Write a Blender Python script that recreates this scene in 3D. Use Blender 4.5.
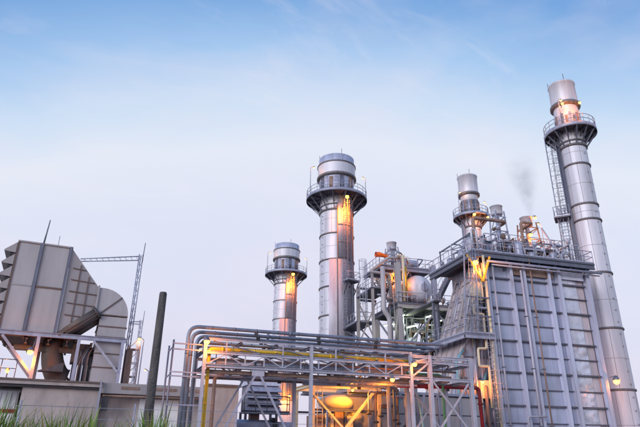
import bpy, math, random
from mathutils import Vector, Matrix
R = math.radians
PI = math.pi
random.seed(7)
sc = bpy.context.scene
for o in list(bpy.data.objects): bpy.data.objects.remove(o)

# ------------------------------------------------------------------ camera
YAW, PITCH, ROLL = R(16.4), R(22.8), R(0.6)
fh = Vector((math.sin(YAW), math.cos(YAW), 0)); r0 = Vector((math.cos(YAW), -math.sin(YAW), 0)); zu = Vector((0, 0, 1))
F_ = fh * math.cos(PITCH) + zu * math.sin(PITCH)
u0 = -fh * math.sin(PITCH) + zu * math.cos(PITCH)
Rt = r0 * math.cos(ROLL) + u0 * math.sin(ROLL)
Up = -r0 * math.sin(ROLL) + u0 * math.cos(ROLL)
cam = bpy.data.cameras.new('camera'); cam.sensor_width = 36; cam.lens = 550 / 640 * 36; cam.clip_end = 6000; cam.clip_start = 0.1
co = bpy.data.objects.new('camera', cam); sc.collection.objects.link(co); sc.camera = co
mw = Matrix((Rt, Up, -F_)).transposed().to_4x4(); mw.translation = Vector((0, 0, 1.6)); co.matrix_world = mw

# ------------------------------------------------------------------ world, sun, exposure
SUN_ELEV = R(17); SUN_DIR = Vector((-math.cos(SUN_ELEV) * 0.78, -math.cos(SUN_ELEV) * 0.625, math.sin(SUN_ELEV)))   # towards the sun
w = bpy.data.worlds.new('World'); sc.world = w; w.use_nodes = True
nt = w.node_tree; N = nt.nodes; L = nt.links; N.clear()
def nd(tree, t, **k):
    n = tree.nodes.new(t)
    for a, b in k.items(): setattr(n, a, b)
    return n
sky = nd(nt, 'ShaderNodeTexSky', sky_type='NISHITA', sun_disc=False)
sky.sun_elevation = SUN_ELEV; sky.sun_rotation = math.atan2(SUN_DIR.x, SUN_DIR.y); sky.air_density = 1.0; sky.dust_density = 1.5; sky.ozone_density = 2.0
tc = nd(nt, 'ShaderNodeTexCoord'); sx = nd(nt, 'ShaderNodeSeparateXYZ'); L.new(tc.outputs['Generated'], sx.inputs[0])
dt = nd(nt, 'ShaderNodeVectorMath', operation='DOT_PRODUCT'); dt.inputs[1].default_value = r0; L.new(tc.outputs['Generated'], dt.inputs[0])
sq = nd(nt, 'ShaderNodeMath', operation='MULTIPLY'); L.new(dt.outputs['Value'], sq.inputs[0]); L.new(dt.outputs['Value'], sq.inputs[1])
m4 = nd(nt, 'ShaderNodeMath', operation='MULTIPLY'); m4.inputs[1].default_value = 0.42; L.new(sq.outputs[0], m4.inputs[0])
mi_ = nd(nt, 'ShaderNodeMath', operation='MINIMUM'); mi_.inputs[1].default_value = 0.12; L.new(m4.outputs[0], mi_.inputs[0])
ma = nd(nt, 'ShaderNodeMath', operation='ADD'); L.new(mi_.outputs[0], ma.inputs[0]); L.new(sx.outputs['Z'], ma.inputs[1])
# soft high cloud veil
mp = nd(nt, 'ShaderNodeMapping'); mp.inputs['Scale'].default_value = (1.6, 2.6, 5.0); L.new(tc.outputs['Generated'], mp.inputs[0])
nz = nd(nt, 'ShaderNodeTexNoise'); nz.inputs['Scale'].default_value = 1.3; nz.inputs['Detail'].default_value = 5; nz.inputs['Roughness'].default_value = 0.5; nz.inputs['Distortion'].default_value = 0.6; L.new(mp.outputs[0], nz.inputs['Vector'])
mn = nd(nt, 'ShaderNodeMath', operation='MULTIPLY_ADD'); mn.inputs[1].default_value = 0.06; L.new(nz.outputs['Fac'], mn.inputs[0]); L.new(ma.outputs[0], mn.inputs[2])
rp = nd(nt, 'ShaderNodeValToRGB'); L.new(mn.outputs[0], rp.inputs[0]); el = rp.color_ramp.elements
stops = [(0.000, (0.740, 0.680, 0.850)), (0.180, (0.770, 0.740, 0.900)), (0.320, (0.775, 0.790, 0.950)), (0.440, (0.780, 0.825, 0.975)), (0.530, (0.830, 0.875, 0.985)), (0.600, (0.640, 0.780, 0.970)), (0.660, (0.410, 0.620, 0.920)), (0.730, (0.200, 0.410, 0.780)), (0.980, (0.100, 0.270, 0.620))]
el[0].position = stops[0][0]; el[0].color = (*stops[0][1], 1); el[1].position = 1.0; el[1].color = (*stops[-1][1], 1)
for p, c in stops[1:-1]:
    e = el.new(p); e.color = (*c, 1)
# pink veil low in the sky
nz2 = nd(nt, 'ShaderNodeTexNoise'); nz2.inputs['Scale'].default_value = 2.2; nz2.inputs['Detail'].default_value = 4; L.new(mp.outputs[0], nz2.inputs['Vector'])
mr = nd(nt, 'ShaderNodeMapRange'); mr.inputs[1].default_value = 0.45; mr.inputs[2].default_value = 0.75; mr.inputs[3].default_value = 0; mr.inputs[4].default_value = 0.28; L.new(nz2.outputs['Fac'], mr.inputs[0])
mx0 = nd(nt, 'ShaderNodeMix', data_type='RGBA'); L.new(mr.outputs[0], mx0.inputs[0]); L.new(rp.outputs[0], mx0.inputs[6]); mx0.inputs[7].default_value = (.95, .86, .95, 1)
mpw = nd(nt, 'ShaderNodeMapping'); mpw.inputs['Rotation'].default_value = (.4, .9, .3); mpw.inputs['Scale'].default_value = (2.0, 9.0, 3.0); L.new(tc.outputs['Generated'], mpw.inputs[0])
nzw = nd(nt, 'ShaderNodeTexNoise'); nzw.inputs['Scale'].default_value = 1.6; nzw.inputs['Detail'].default_value = 8; nzw.inputs['Roughness'].default_value = .6; nzw.inputs['Distortion'].default_value = 1.2; L.new(mpw.outputs[0], nzw.inputs['Vector'])
mrw = nd(nt, 'ShaderNodeMapRange'); mrw.inputs[1].default_value = .54; mrw.inputs[2].default_value = .78; mrw.inputs[3].default_value = 0; mrw.inputs[4].default_value = .24; L.new(nzw.outputs['Fac'], mrw.inputs[0])
mxw = nd(nt, 'ShaderNodeMix', data_type='RGBA'); L.new(mrw.outputs[0], mxw.inputs[0]); L.new(mx0.outputs[2], mxw.inputs[6]); mxw.inputs[7].default_value = (.97, .90, .94, 1)
sc10 = nd(nt, 'ShaderNodeVectorMath', operation='SCALE'); sc10.inputs['Scale'].default_value = 10; L.new(mxw.outputs[2], sc10.inputs[0])
mx = nd(nt, 'ShaderNodeMix', data_type='RGBA'); mx.inputs[0].default_value = 0.93; L.new(sky.outputs[0], mx.inputs[6]); L.new(sc10.outputs[0], mx.inputs[7])
bg = nd(nt, 'ShaderNodeBackground'); bg.inputs[1].default_value = 0.1; L.new(mx.outputs[2], bg.inputs[0])
ow = nd(nt, 'ShaderNodeOutputWorld'); L.new(bg.outputs[0], ow.inputs[0])

sl = bpy.data.lights.new('sun', 'SUN'); sl.energy = 2.0; sl.angle = R(28); sl.color = (1.0, .92, .90)
so = bpy.data.objects.new('sun', sl); sc.collection.objects.link(so); so.rotation_euler = SUN_DIR.to_track_quat('Z', 'Y').to_euler()

sc.view_settings.view_transform = 'Standard'; sc.view_settings.look = 'None'; sc.view_settings.gamma = 1; sc.view_settings.exposure = 0.0; sc.view_settings.use_curve_mapping = False

# ------------------------------------------------------------------ materials
MT = {}
def mat(name, col, rough=.5, metal=0., var=.25, scale=.7, streak=.2, rust=0., rustcol=(.16, .07, .035), bump=.0, bscale=6, rnd=.12, spec=.5):
    m = bpy.data.materials.new(name); m.use_nodes = True; t = m.node_tree; t.nodes.clear()
    o = nd(t, 'ShaderNodeOutputMaterial'); b = nd(t, 'ShaderNodeBsdfPrincipled'); t.links.new(b.outputs[0], o.inputs[0])
    b.inputs['Roughness'].default_value = rough; b.inputs['Metallic'].default_value = metal; b.inputs['Specular IOR Level'].default_value = spec
    c = nd(t, 'ShaderNodeTexCoord'); oi = nd(t, 'ShaderNodeObjectInfo')
    ad = nd(t, 'ShaderNodeVectorMath', operation='MULTIPLY_ADD'); ad.inputs[1].default_value = (37, 37, 37)
    t.links.new(oi.outputs['Random'], ad.inputs[0]); t.links.new(c.outputs['Object'], ad.inputs[2])
    mpn = nd(t, 'ShaderNodeMapping'); mpn.inputs['Scale'].default_value = (1, 1, streak); t.links.new(ad.outputs[0], mpn.inputs[0])
    n1 = nd(t, 'ShaderNodeTexNoise'); n1.inputs['Scale'].default_value = scale * 2.2; n1.inputs['Detail'].default_value = 6; n1.inputs['Roughness'].default_value = .62; t.links.new(mpn.outputs[0], n1.inputs['Vector'])
    mrn = nd(t, 'ShaderNodeMapRange'); mrn.inputs[1].default_value = .3; mrn.inputs[2].default_value = .7; mrn.inputs[3].default_value = 1 - var; mrn.inputs[4].default_value = 1 + var * .6; t.links.new(n1.outputs['Fac'], mrn.inputs[0])
    rr = nd(t, 'ShaderNodeMapRange'); rr.inputs[3].default_value = 1 - rnd; rr.inputs[4].default_value = 1 + rnd; t.links.new(oi.outputs['Random'], rr.inputs[0])
    mm = nd(t, 'ShaderNodeMath', operation='MULTIPLY'); t.links.new(mrn.outputs[0], mm.inputs[0]); t.links.new(rr.outputs[0], mm.inputs[1])
    vs = nd(t, 'ShaderNodeVectorMath', operation='SCALE'); vs.inputs[0].default_value = col; t.links.new(mm.outputs[0], vs.inputs['Scale'])
    out = vs.outputs[0]
    if rust > 0:
        n2 = nd(t, 'ShaderNodeTexNoise'); n2.inputs['Scale'].default_value = scale * 3; n2.inputs['Detail'].default_value = 8; n2.inputs['Roughness'].default_value = .7; t.links.new(mpn.outputs[0], n2.inputs['Vector'])
        m2 = nd(t, 'ShaderNodeMapRange'); m2.inputs[1].default_value = .66 - rust * .3; m2.inputs[2].default_value = .82 - rust * .3; t.links.new(n2.outputs['Fac'], m2.inputs[0])
        m3 = nd(t, 'ShaderNodeMath', operation='MULTIPLY'); m3.inputs[1].default_value = .75; t.links.new(m2.outputs[0], m3.inputs[0])
        mi = nd(t, 'ShaderNodeMix', data_type='RGBA'); t.links.new(m3.outputs[0], mi.inputs[0]); t.links.new(out, mi.inputs[6]); mi.inputs[7].default_value = (*rustcol, 1); out = mi.outputs[2]
    t.links.new(out, b.inputs['Base Color'])
    r2 = nd(t, 'ShaderNodeMapRange'); r2.inputs[3].default_value = max(.05, rough - .12); r2.inputs[4].default_value = min(1, rough + .15); t.links.new(n1.outputs['Fac'], r2.inputs[0]); t.links.new(r2.outputs[0], b.inputs['Roughness'])
    if bump > 0:
        n3 = nd(t, 'ShaderNodeTexNoise'); n3.inputs['Scale'].default_value = bscale; n3.inputs['Detail'].default_value = 4; t.links.new(ad.outputs[0], n3.inputs['Vector'])
        bp = nd(t, 'ShaderNodeBump'); bp.inputs['Strength'].default_value = bump; bp.inputs['Distance'].default_value = .1; t.links.new(n3.outputs['Fac'], bp.inputs['Height']); t.links.new(bp.outputs[0], b.inputs['Normal'])
    MT[name] = m; return m
def emat(name, col, s):
    m = bpy.data.materials.new(name); m.use_nodes = True; t = m.node_tree; t.nodes.clear()
    o = nd(t, 'ShaderNodeOutputMaterial'); e = nd(t, 'ShaderNodeEmission'); e.inputs[0].default_value = (*col, 1); e.inputs[1].default_value = s; t.links.new(e.outputs[0], o.inputs[0]); MT[name] = m
mat('clad', (.62, .635, .73), .52, .25, .26, .4, .07, .34, (.36, .29, .29), bump=.05, bscale=2.5, rnd=.05)
mat('column_blue', (.50, .53, .68), .48, .2, .25, .6, .12, .25, rnd=.06)
mat('clad_blue', (.43, .47, .63), .48, .18, .30, .55, .12, .36, (.33, .28, .33), bump=.06, bscale=2, rnd=.09)
mat('galv', (.38, .40, .52), .48, .35, .25, 1.2, .3, .2, rnd=.1)
mat('galv_dark', (.17, .185, .25), .5, .5, .3, 1.2, .3, .25, rnd=.12)
mat('steel_white', (.41, .43, .54), .5, .1, .2, 1.5, .3, .25, (.3, .18, .13), rnd=.06)
mat('band', (.20, .19, .21), .55, .4, .3, 1.5, .5, .3, rnd=.1)
mat('grate', (.14, .145, .19), .6, .4, .3, 2, .5, .35, rnd=.1)
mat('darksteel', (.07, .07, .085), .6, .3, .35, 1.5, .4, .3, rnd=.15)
mat('rusty', (.30, .20, .17), .7, .1, .35, 1.2, .25, .5, (.17, .08, .045), rnd=.12)
mat('foil', (.66, .68, .80), .45, .4, .2, .8, .5, .2, (.35, .28, .28), bump=.8, bscale=1.8, rnd=.08)
mat('beige', (.35, .33, .35), .6, .0, .18, .5, .15, .22, (.24, .17, .14), bump=.04, bscale=4, rnd=.05)
mat('beige_light', (.40, .385, .415), .55, .0, .16, .5, .15, .18, (.30, .22, .18), bump=.04, bscale=4, rnd=.05)
mat('brownrib', (.15, .11, .10), .65, .1, .3, 1, .3, .4, rnd=.1)
mat('shield', (.46, .45, .54), .55, .2, .22, .6, .12, .35, (.30, .20, .18), rnd=.06)
mat('lag', (.20, .23, .31), .45, .4, .25, 1.0, .6, .12, rnd=.08)
mat('bolt', (.34, .33, .36), .5, .3, .2, 1, 1, 0)
mat('ribdark', (.13, .13, .17), .6, .2, .3, 1, .4, .3, rnd=.1)
mat('duct', (.55, .48, .53), .6, .05, .3, .6, .15, .4, (.24, .17, .15), bump=.06, bscale=4, rnd=.1)
mat('tubegrey', (.10, .085, .085), .6, .1, .3, 1, .4, .3, rnd=.1)
mat('concrete', (.45, .40, .40), .85, 0, .25, .5, .35, .25, (.2, .16, .15), bump=.15, bscale=9, rnd=.04, spec=.2)
mat('white_panel', (.72, .76, .82), .5, 0, .1, .6, .2, .1, (.4, .36, .34), rnd=.04)
mat('yellow', (.78, .50, .04), .45, 0, .2, 1, .4, .2, (.3, .16, .05), rnd=.05)
mat('cream', (.66, .56, .40), .5, 0, .2, .8, .3, .2, rnd=.06)
mat('red', (.24, .012, .018), .4, 0, .25, 1, .4, .15, (.12, .03, .02), rnd=.05)
mat('green', (.10, .30, .16), .5, 0, .25, 1, .4, .15, rnd=.08)
mat('cyan', (.22, .42, .50), .5, .1, .25, 1, .4, .2, rnd=.08)
mat('orange_cloth', (.95, .16, .02), .75, 0, .15, 2, 1, 0, rnd=0)
mat('wood_dark', (.10, .095, .10), .8, 0, .5, 4, .12, .4, (.17, .15, .13), bump=.6, bscale=12, rnd=0, spec=.2)
mat('plaster_red', (.40, .20, .16), .8, 0, .2, .5, .5, 0, rnd=0)
mat('grass', (.13, .24, .035), .6, 0, .4, 2, .5, 0, rnd=0)
mat('grass_dry', (.30, .28, .08), .7, 0, .35, 2, .5, 0, rnd=0)
mat('ground', (.16, .14, .11), .95, 0, .4, .15, 1, .3, (.07, .09, .035), bump=.3, bscale=3, rnd=0, spec=.1)
mat('yard', (.30, .29, .28), .9, 0, .25, .2, 1, .15, (.2, .18, .17), bump=.1, bscale=5, rnd=0, spec=.15)
mat('glassdark', (.05, .06, .07), .1, 0, .1, 1, 1, 0, rnd=0)
emat('sodium', (1.0, .40, .045), 12); emat('sodium_soft', (1.0, .55, .20), 3); emat('tube', (.93, 1.0, .70), 3.2); emat('warmwhite', (1, .72, .42), 5)

# ------------------------------------------------------------------ mesh helpers
class MB:
    def __init__(s): s.v = []; s.f = []; s.sm = []
    def add(s, vs, fs, smooth=False):
        k = len(s.v); s.v += [tuple(a) for a in vs]
        for q in fs: s.f.append(tuple(k + i for i in q)); s.sm.append(smooth)
        return s
    def box(s, x0, x1, y0, y1, z0, z1):
        return s.add([(x0, y0, z0), (x1, y0, z0), (x1, y1, z0), (x0, y1, z0), (x0, y0, z1), (x1, y0, z1), (x1, y1, z1), (x0, y1, z1)],
                     [(3, 2, 1, 0), (4, 5, 6, 7), (0, 1, 5, 4), (1, 2, 6, 5), (2, 3, 7, 6), (3, 0, 4, 7)])
    def frame(s, p, q, up=None):
        p = Vector(p); q = Vector(q); d = (q - p).normalized()
        up = Vector(up) if up else (Vector((0, 0, 1)) if abs(d.z) < .95 else Vector((0, 1, 0)))
        a = d.cross(up).normalized(); return p, q, d, a, a.cross(d)
    def beam(s, p, q, w=.1, h=.1, up=None):
        p, q, d, a, b = s.frame(p, q, up); vs = []
        for c in (p, q):
            for i, j in ((-1, -1), (1, -1), (1, 1), (-1, 1)): vs.append(c + a * (i * w / 2) + b * (j * h / 2))
        return s.add(vs, [(3, 2, 1, 0), (4, 5, 6, 7), (0, 1, 5, 4), (1, 2, 6, 5), (2, 3, 7, 6), (3, 0, 4, 7)])
    def ibeam(s, p, q, w=.2, h=.3, up=None, t=.03):
        p, q, d, a, b = s.frame(p, q, up)
        W, H, T = w / 2, h / 2, t
        pf = [(-W, -H), (W, -H), (W, -H + T), (T / 2, -H + T), (T / 2, H - T), (W, H - T), (W, H), (-W, H), (-W, H - T), (-T / 2, H - T), (-T / 2, -H + T), (-W, -H + T)]
        vs = [c + a * i + b * j for c in (p, q) for i, j in pf]; n = 12
        return s.add(vs, [tuple(range(n))[::-1], tuple(range(n, 2 * n))] + [(i, (i + 1) % n, n + (i + 1) % n, n + i) for i in range(n)])
    def tube(s, pts, r=.05, n=8, cap=True):
        pts = [Vector(p) for p in pts]; m = len(pts); rs = r if isinstance(r, (list, tuple)) else [r] * m; vs = []; a = None
        for i, p in enumerate(pts):
            d = ((pts[min(i + 1, m - 1)] - p).normalized() + (p - pts[max(i - 1, 0)]).normalized())
            if d.length < 1e-6: d = Vector((0, 0, 1))
            d.normalize()
            if a is None:
                u = Vector((0, 0, 1)) if abs(d.z) < .9 else Vector((0, 1, 0)); a = d.cross(u).normalized()
            else:
                a = (a - d * a.dot(d)); a = a.normalized() if a.length > 1e-6 else d.orthogonal().normalized()
            b = d.cross(a)
            for k in range(n):
                t = 2 * PI * k / n; vs.append(p + (a * math.cos(t) + b * math.sin(t)) * rs[i])
        fs = [(i * n + k, i * n + (k + 1) % n, (i + 1) * n + (k + 1) % n, (i + 1) * n + k) for i in range(m - 1) for k in range(n)]
        s.add(vs, fs, True)
        if cap: k0 = len(s.v) - len(vs); s.f += [tuple(k0 + k for k in range(n))[::-1], tuple(k0 + (m - 1) * n + k for k in range(n))]; s.sm += [False, False]
        return s
    def lathe(s, pf, n=40, a0=0., a1=2 * PI, c=(0, 0, 0), cap=True):
        full = abs(a1 - a0 - 2 * PI) < 1e-6; m = n if full else n + 1; vs = []
        for r, z in pf:
            for k in range(m):
                t = a0 + (a1 - a0) * k / n; vs.append((c[0] + r * math.cos(t), c[1] + r * math.sin(t), c[2] + z))
        fs = [];
        for i in range(len(pf) - 1):
            for k in range(n):
                k2 = (k + 1) % m
                fs.append((i * m + k, i * m + k2, (i + 1) * m + k2, (i + 1) * m + k))
        s.add(vs, fs, True)
        if cap and full:
            k0 = len(s.v) - len(vs)
            if pf[0][0] > 1e-6: s.f.append(tuple(k0 + k for k in range(m))[::-1]); s.sm.append(False)
            if pf[-1][0] > 1e-6: s.f.append(tuple(k0 + (len(pf) - 1) * m + k for k in range(m))); s.sm.append(False)
        return s
    def prism(s, poly, y0, y1):      # polygon in XZ, counter clockwise seen from -Y
        n = len(poly); vs = [(x, y0, z) for x, z in poly] + [(x, y1, z) for x, z in poly]
        return s.add(vs, [tuple(range(n)), tuple(range(n, 2 * n))[::-1]] + [(i, n + i, n + (i + 1) % n, (i + 1) % n) for i in range(n)])
    def sphere(s, c, r, n=10, m=6, sz=1.):
        pf = [(max(1e-4, r * math.sin(PI * i / m)), -r * sz * math.cos(PI * i / m)) for i in range(m + 1)]
        return s.lathe(pf, n, c=c, cap=False)
    def mesh(s, name):
        me = bpy.data.meshes.new(name); me.from_pydata(s.v, [], s.f); me.polygons.foreach_set('use_smooth', s.sm); me.update(); return me
def fillet(pts, r=.4, k=5):
    pts = [Vector(p) for p in pts]; out = [pts[0]]
    for i in range(1, len(pts) - 1):
        a, b, c = pts[i - 1], pts[i], pts[i + 1]; d1 = (a - b); d2 = (c - b); rr = min(r, d1.length * .45, d2.length * .45)
        p = b + d1.normalized() * rr; q = b + d2.normalized() * rr
        for j in range(k + 1):
            t = j / k; out.append(p * (1 - t) ** 2 + b * 2 * t * (1 - t) + q * t * t)
    out.append(pts[-1]); return out
def link(o): sc.collection.objects.link(o); return o
def thing(name, label, cat, loc=(0, 0, 0), rz=0, group=None):
    o = link(bpy.data.objects.new(name, None)); o.location = loc; o.rotation_euler = (0, 0, R(rz)); o['label'] = label; o['category'] = cat
    o.empty_display_size = .2
    if group: o['group'] = group
    return o
def part(name, mb, m, parent, loc=None, rot=None, label=None):
    me = mb.mesh(name) if isinstance(mb, MB) else mb
    if isinstance(mb, MB): me.materials.append(MT[m])
    o = link(bpy.data.objects.new(name, me)); o.parent = parent
    if loc: o.location = loc
    if rot: o.rotation_euler = rot
    if label: o['label'] = label
    return o
def solo(name, mb, m, label, cat, loc=(0, 0, 0), rz=0, group=None):
    me = mb.mesh(name); me.materials.append(MT[m]); o = link(bpy.data.objects.new(name, me)); o.location = loc; o.rotation_euler = (0, 0, R(rz)); o['label'] = label; o['category'] = cat
    if group: o['group'] = group
    return o
def struct(name, mb, m, loc=(0, 0, 0), rz=0):
    me = mb.mesh(name); me.materials.append(MT[m]); o = link(bpy.data.objects.new(name, me)); o.location = loc; o.rotation_euler = (0, 0, R(rz)); o['kind'] = 'structure'; return o
_cache = {}
def shared(key, fn, m):
    if key not in _cache:
        me = fn().mesh(key[0]); me.materials.append(MT[m]); _cache[key] = me
    return _cache[key]
def railing(parent, pts, h=1.05, sp=1.25, r=.024, m='galv', toe=True):
    """posts one by one, rails as long tubes"""
    pts = [Vector(p) for p in pts]
    pm = shared(('rail_post', h, r, m), lambda: MB().tube([(0, 0, 0), (0, 0, h)], r, 6), m)
    for i in range(len(pts) - 1):
        a, b = pts[i], pts[i + 1]; n = max(1, round((b - a).length / sp))
        for k in range(n + (1 if i == len(pts) - 2 else 0)): part('rail_post', pm, None, parent, a.lerp(b, k / n))
    up = Vector((0, 0, 1))
    part('handrail', MB().tube([p + up * h for p in pts], r * 1.1, 6), m, parent)
    part('mid_rail', MB().tube([p + up * h * .53 for p in pts], r * .9, 6), m, parent)
    if toe:
        t = MB()
        for i in range(len(pts) - 1): t.beam(pts[i] + up * .06, pts[i + 1] + up * .06, .012, .12)
        part('toe_board', t, m, parent)
def ladder(parent, p, q, w=.45, side=(1, 0, 0), cage=None, m='galv_dark', r=.025):
    p = Vector(p); q = Vector(q); sd = Vector(side).normalized(); mb = MB()
    for s in (-1, 1): mb.tube([p + sd * s * w / 2, q + sd * s * w / 2], r, 6)
    n = int((q - p).length / .33)
    for i in range(1, n): c = p.lerp(q, i / n); mb.tube([c - sd * w / 2, c + sd * w / 2], r * .7, 5)
    o = part('ladder', mb, m, parent)
    if cage:
        cd = Vector(cage).normalized(); c = MB(); R_ = .4; n = max(2, int((q - p).length / .9))
        def hoop(z, t): return p.lerp(q, z) + cd * R_ + (cd * -math.cos(t) + sd * math.sin(t)) * R_
        for i in range(n + 1): c.tube([hoop(i / n, PI * .18 + (PI * 1.64) * j / 10) for j in range(11)], r * .75, 5)
        for j in range(5):
            t = PI * .3 + PI * 1.4 * j / 4; c.tube([hoop(0, t), hoop(1, t)], r * .65, 5)
        part('ladder_cage', c, m, parent)
    return o

# ------------------------------------------------------------------ lamps
LAMPS = 'sodium floodlights fixed about the plant'
def floodlight(label, pos, mount, power, r=.14, off=(0, -.35, -.1), col=(1, .245, .012), e='sodium', soft=.12, spot=None):
    pos = Vector(pos); mt_ = Vector(mount); t = thing('floodlight', label, 'lamp', mt_, 0, LAMPS); d = pos - mt_; r *= 1.0; power *= 1.25
    part('arm', MB().tube(fillet([(0, 0, 0), (d.x * .4, d.y * .4, d.z + r * 1.6), (d.x, d.y, d.z + r * 1.7)], .2), .03, 6), 'galv_dark', t)
    part('housing', MB().lathe([(r * .35, r * 1.9), (r * .9, r * 1.2), (r * 1.25, r * .35), (r * 1.2, r * .3), (r * .85, r * 1.1)], 14, c=d), 'galv_dark', t)
    part('bulb', MB().sphere(d, r, 14, 8), e, t)
    l = bpy.data.lights.new('lamp_light', 'SPOT' if spot else 'POINT'); l.energy = power; l.color = col; l.shadow_soft_size = soft
    if spot: l.spot_size = R(130); l.spot_blend = 1
    lo = link(bpy.data.objects.new('lamp_light', l)); lo.parent = t; lo.location = d + Vector(off)
    if spot: lo.rotation_euler = (-Vector(spot)).to_track_quat('Z', 'Y').to_euler()
    return t
def pole_lamp(label, base, h, reach=(.5, 0), power=30, r=.1, m='galv', pr=.035, e='sodium_soft', cat='lamp post', col=(1, .38, .08)):
    t = thing('lamp_post', label, cat, base, 0, 'lamp posts on the platforms'); x, y = reach
    part('pole', MB().tube(fillet([(0, 0, 0), (0, 0, h), (x, y, h + .12)], .25), [pr] * 8 if False else pr, 6), m, t)
    part('lamp_head', MB().beam((x * .8, y * .8, h + .13), (x * 1.5 + .01, y * 1.5, h + .17), .16, .09), 'galv_dark', t)
    part('lens', MB().sphere((x * 1.25, y * 1.25, h + .04), r, 10, 6, .6), e, t)
    if power:
        l = bpy.data.lights.new('lamp_light', 'POINT'); l.energy = power; l.color = col; l.shadow_soft_size = .1
        lo = link(bpy.data.objects.new('lamp_light', l)); lo.parent = t; lo.location = (x * 1.25, y * 1.25, h - .2)
    return t
# ================================================================== setting
g = MB(); G_ = 3000
g.add([(-G_, -G_, 0), (G_, -G_, 0), (G_, G_, 0), (-G_, G_, 0)], [(0, 1, 2, 3)]); struct('ground', g, 'ground')
yd = MB().add([(-14, 21, .004), (60, 21, .004), (60, 125, .004), (-14, 125, .004)], [(0, 1, 2, 3)]); struct('plant_yard', yd, 'yard')

# ================================================================== chimneys
def circ(r, z, n, a0=0, a1=2 * PI): return [(r * math.cos(a0 + (a1 - a0) * k / n), r * math.sin(a0 + (a1 - a0) * k / n), z) for k in range(n + 1)]
def chimney(label, loc, rs, zp, rp, tops, bands, face, kind, m='clad', nb=14, rail_h=1.1, bracket_drop=2.2):
    t = thing('chimney', label, 'chimney', (*loc, 0), 0, 'cylindrical steel chimneys of the plant')
    part('base_ring', MB().lathe([(rs + .55, 0), (rs + .55, .4), (rs + .1, .5)], 40), 'concrete', t)
    zs = [.45] + sorted(bands) + [zp - .05]
    for a, b in zip(zs[:-1], zs[1:]): part('shell', MB().lathe([(rs, a + .01), (rs, b - .01)], 56, cap=False), m, t)
    for j, (a, c) in enumerate(zip(zs[:-1], zs[1:])):
        for q in range(3):
            t_a = face - 1.1 + .8 * q + .37 * (j % 2); part('plate_seam', MB().beam((rs * math.cos(t_a), rs * math.sin(t_a), a + .12), (rs * math.cos(t_a), rs * math.sin(t_a), c - .12), .035, .03), 'bolt', t)
        zm = (a + c) / 2; part('plate_seam', MB().lathe([(rs, zm - .015), (rs + .014, zm - .015), (rs + .014, zm + .015), (rs, zm + .015)], 48, cap=False), 'bolt', t)
    bm = shared(('band', rs), lambda: MB().lathe([(rs - .02, -.09), (rs + .10, -.09), (rs + .12, 0), (rs + .10, .09), (rs - .02, .09)], 56, cap=False), 'band')
    for z in bands: part('band', bm, None, t, (0, 0, z))
    # round platform: grating, edge plate, brackets, railing
    part('platform_deck', MB().lathe([(rs + .03, zp - .1), (rp, zp - .1), (rp, zp), (rs + .03, zp)], 48, cap=False), 'grate', t)
    part('edge_plate', MB().lathe([(rp - .02, zp - .28), (rp + .03, zp - .28), (rp + .03, zp + .14), (rp - .02, zp + .14)], 48, cap=False), 'galv', t)
    bk = MB().beam((rs, 0, -.2), (rp, 0, -.2), .1, .2).beam((rs, 0, -bracket_drop), (rp - .1, 0, -.25), .1, .14)
    bk.beam((rs, 0, -bracket_drop * .5), (rs + (rp - rs) * .5, 0, -.3), .06, .07)
    bke = bk.mesh('bracket'); bke.materials.append(MT['galv_dark'])
    for k in range(nb): part('bracket', bke, None, t, (0, 0, zp), (0, 0, 2 * PI * (k + .5) / nb))
    part('bracket_ring', MB().lathe([(rs, zp - bracket_drop - .1), (rs + .14, zp - bracket_drop - .1), (rs + .14, zp - bracket_drop + .12), (rs, zp - bracket_drop + .12)], 48, cap=False), 'band', t)
    pm = shared(('rail_post', rail_h, .035, 'galv'), lambda: MB().tube([(0, 0, 0), (0, 0, rail_h)], .035, 6), 'galv')
    for k in range(22): a = 2 * PI * k / 22; part('rail_post', pm, None, t, ((rp - .04) * math.cos(a), (rp - .04) * math.sin(a), zp))
    for hh, nm in ((rail_h, 'handrail'), (rail_h * .55, 'mid_rail')): part(nm, MB().tube(circ(rp - .04, zp + hh, 48), .035, 6, False), 'galv', t)
    for nm, pf, mm in tops: part(nm, MB().lathe(pf, 56, cap=False), mm, t)
    ztop = max(z for _, pf, _ in tops for _, z in pf); rt = tops[-1][1][-1][0]
    # open mouth, lightning rods
    part('flue_liner', MB().lathe([(rt - .12, ztop - .02), (rt - .14, ztop - 2.5), (.01, ztop - 2.6)], 40, cap=False), 'darksteel', t)
    for a in (face + .3, face + 2.4, face - 1.5): part('lightning_rod', MB().tube([((rt + .03) * math.cos(a), (rt + .03) * math.sin(a), ztop - .6), ((rt + .03) * math.cos(a), (rt + .03) * math.sin(a), ztop + .75)], .03, 5), 'darksteel', t)
    return t
def arcplate(r, a0, a1, z0, z1, th=.06, n=14): return MB().lathe([(r, z0), (r + th, z0), (r + th, z1), (r, z1), (r, z0)], n, a0, a1).add(
        [(q * math.cos(a), q * math.sin(a), z) for a in (a0, a1) for q, z in ((r, z0), (r + th, z0), (r + th, z1), (r, z1))], [(0, 1, 2, 3), (7, 6, 5, 4)])

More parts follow.
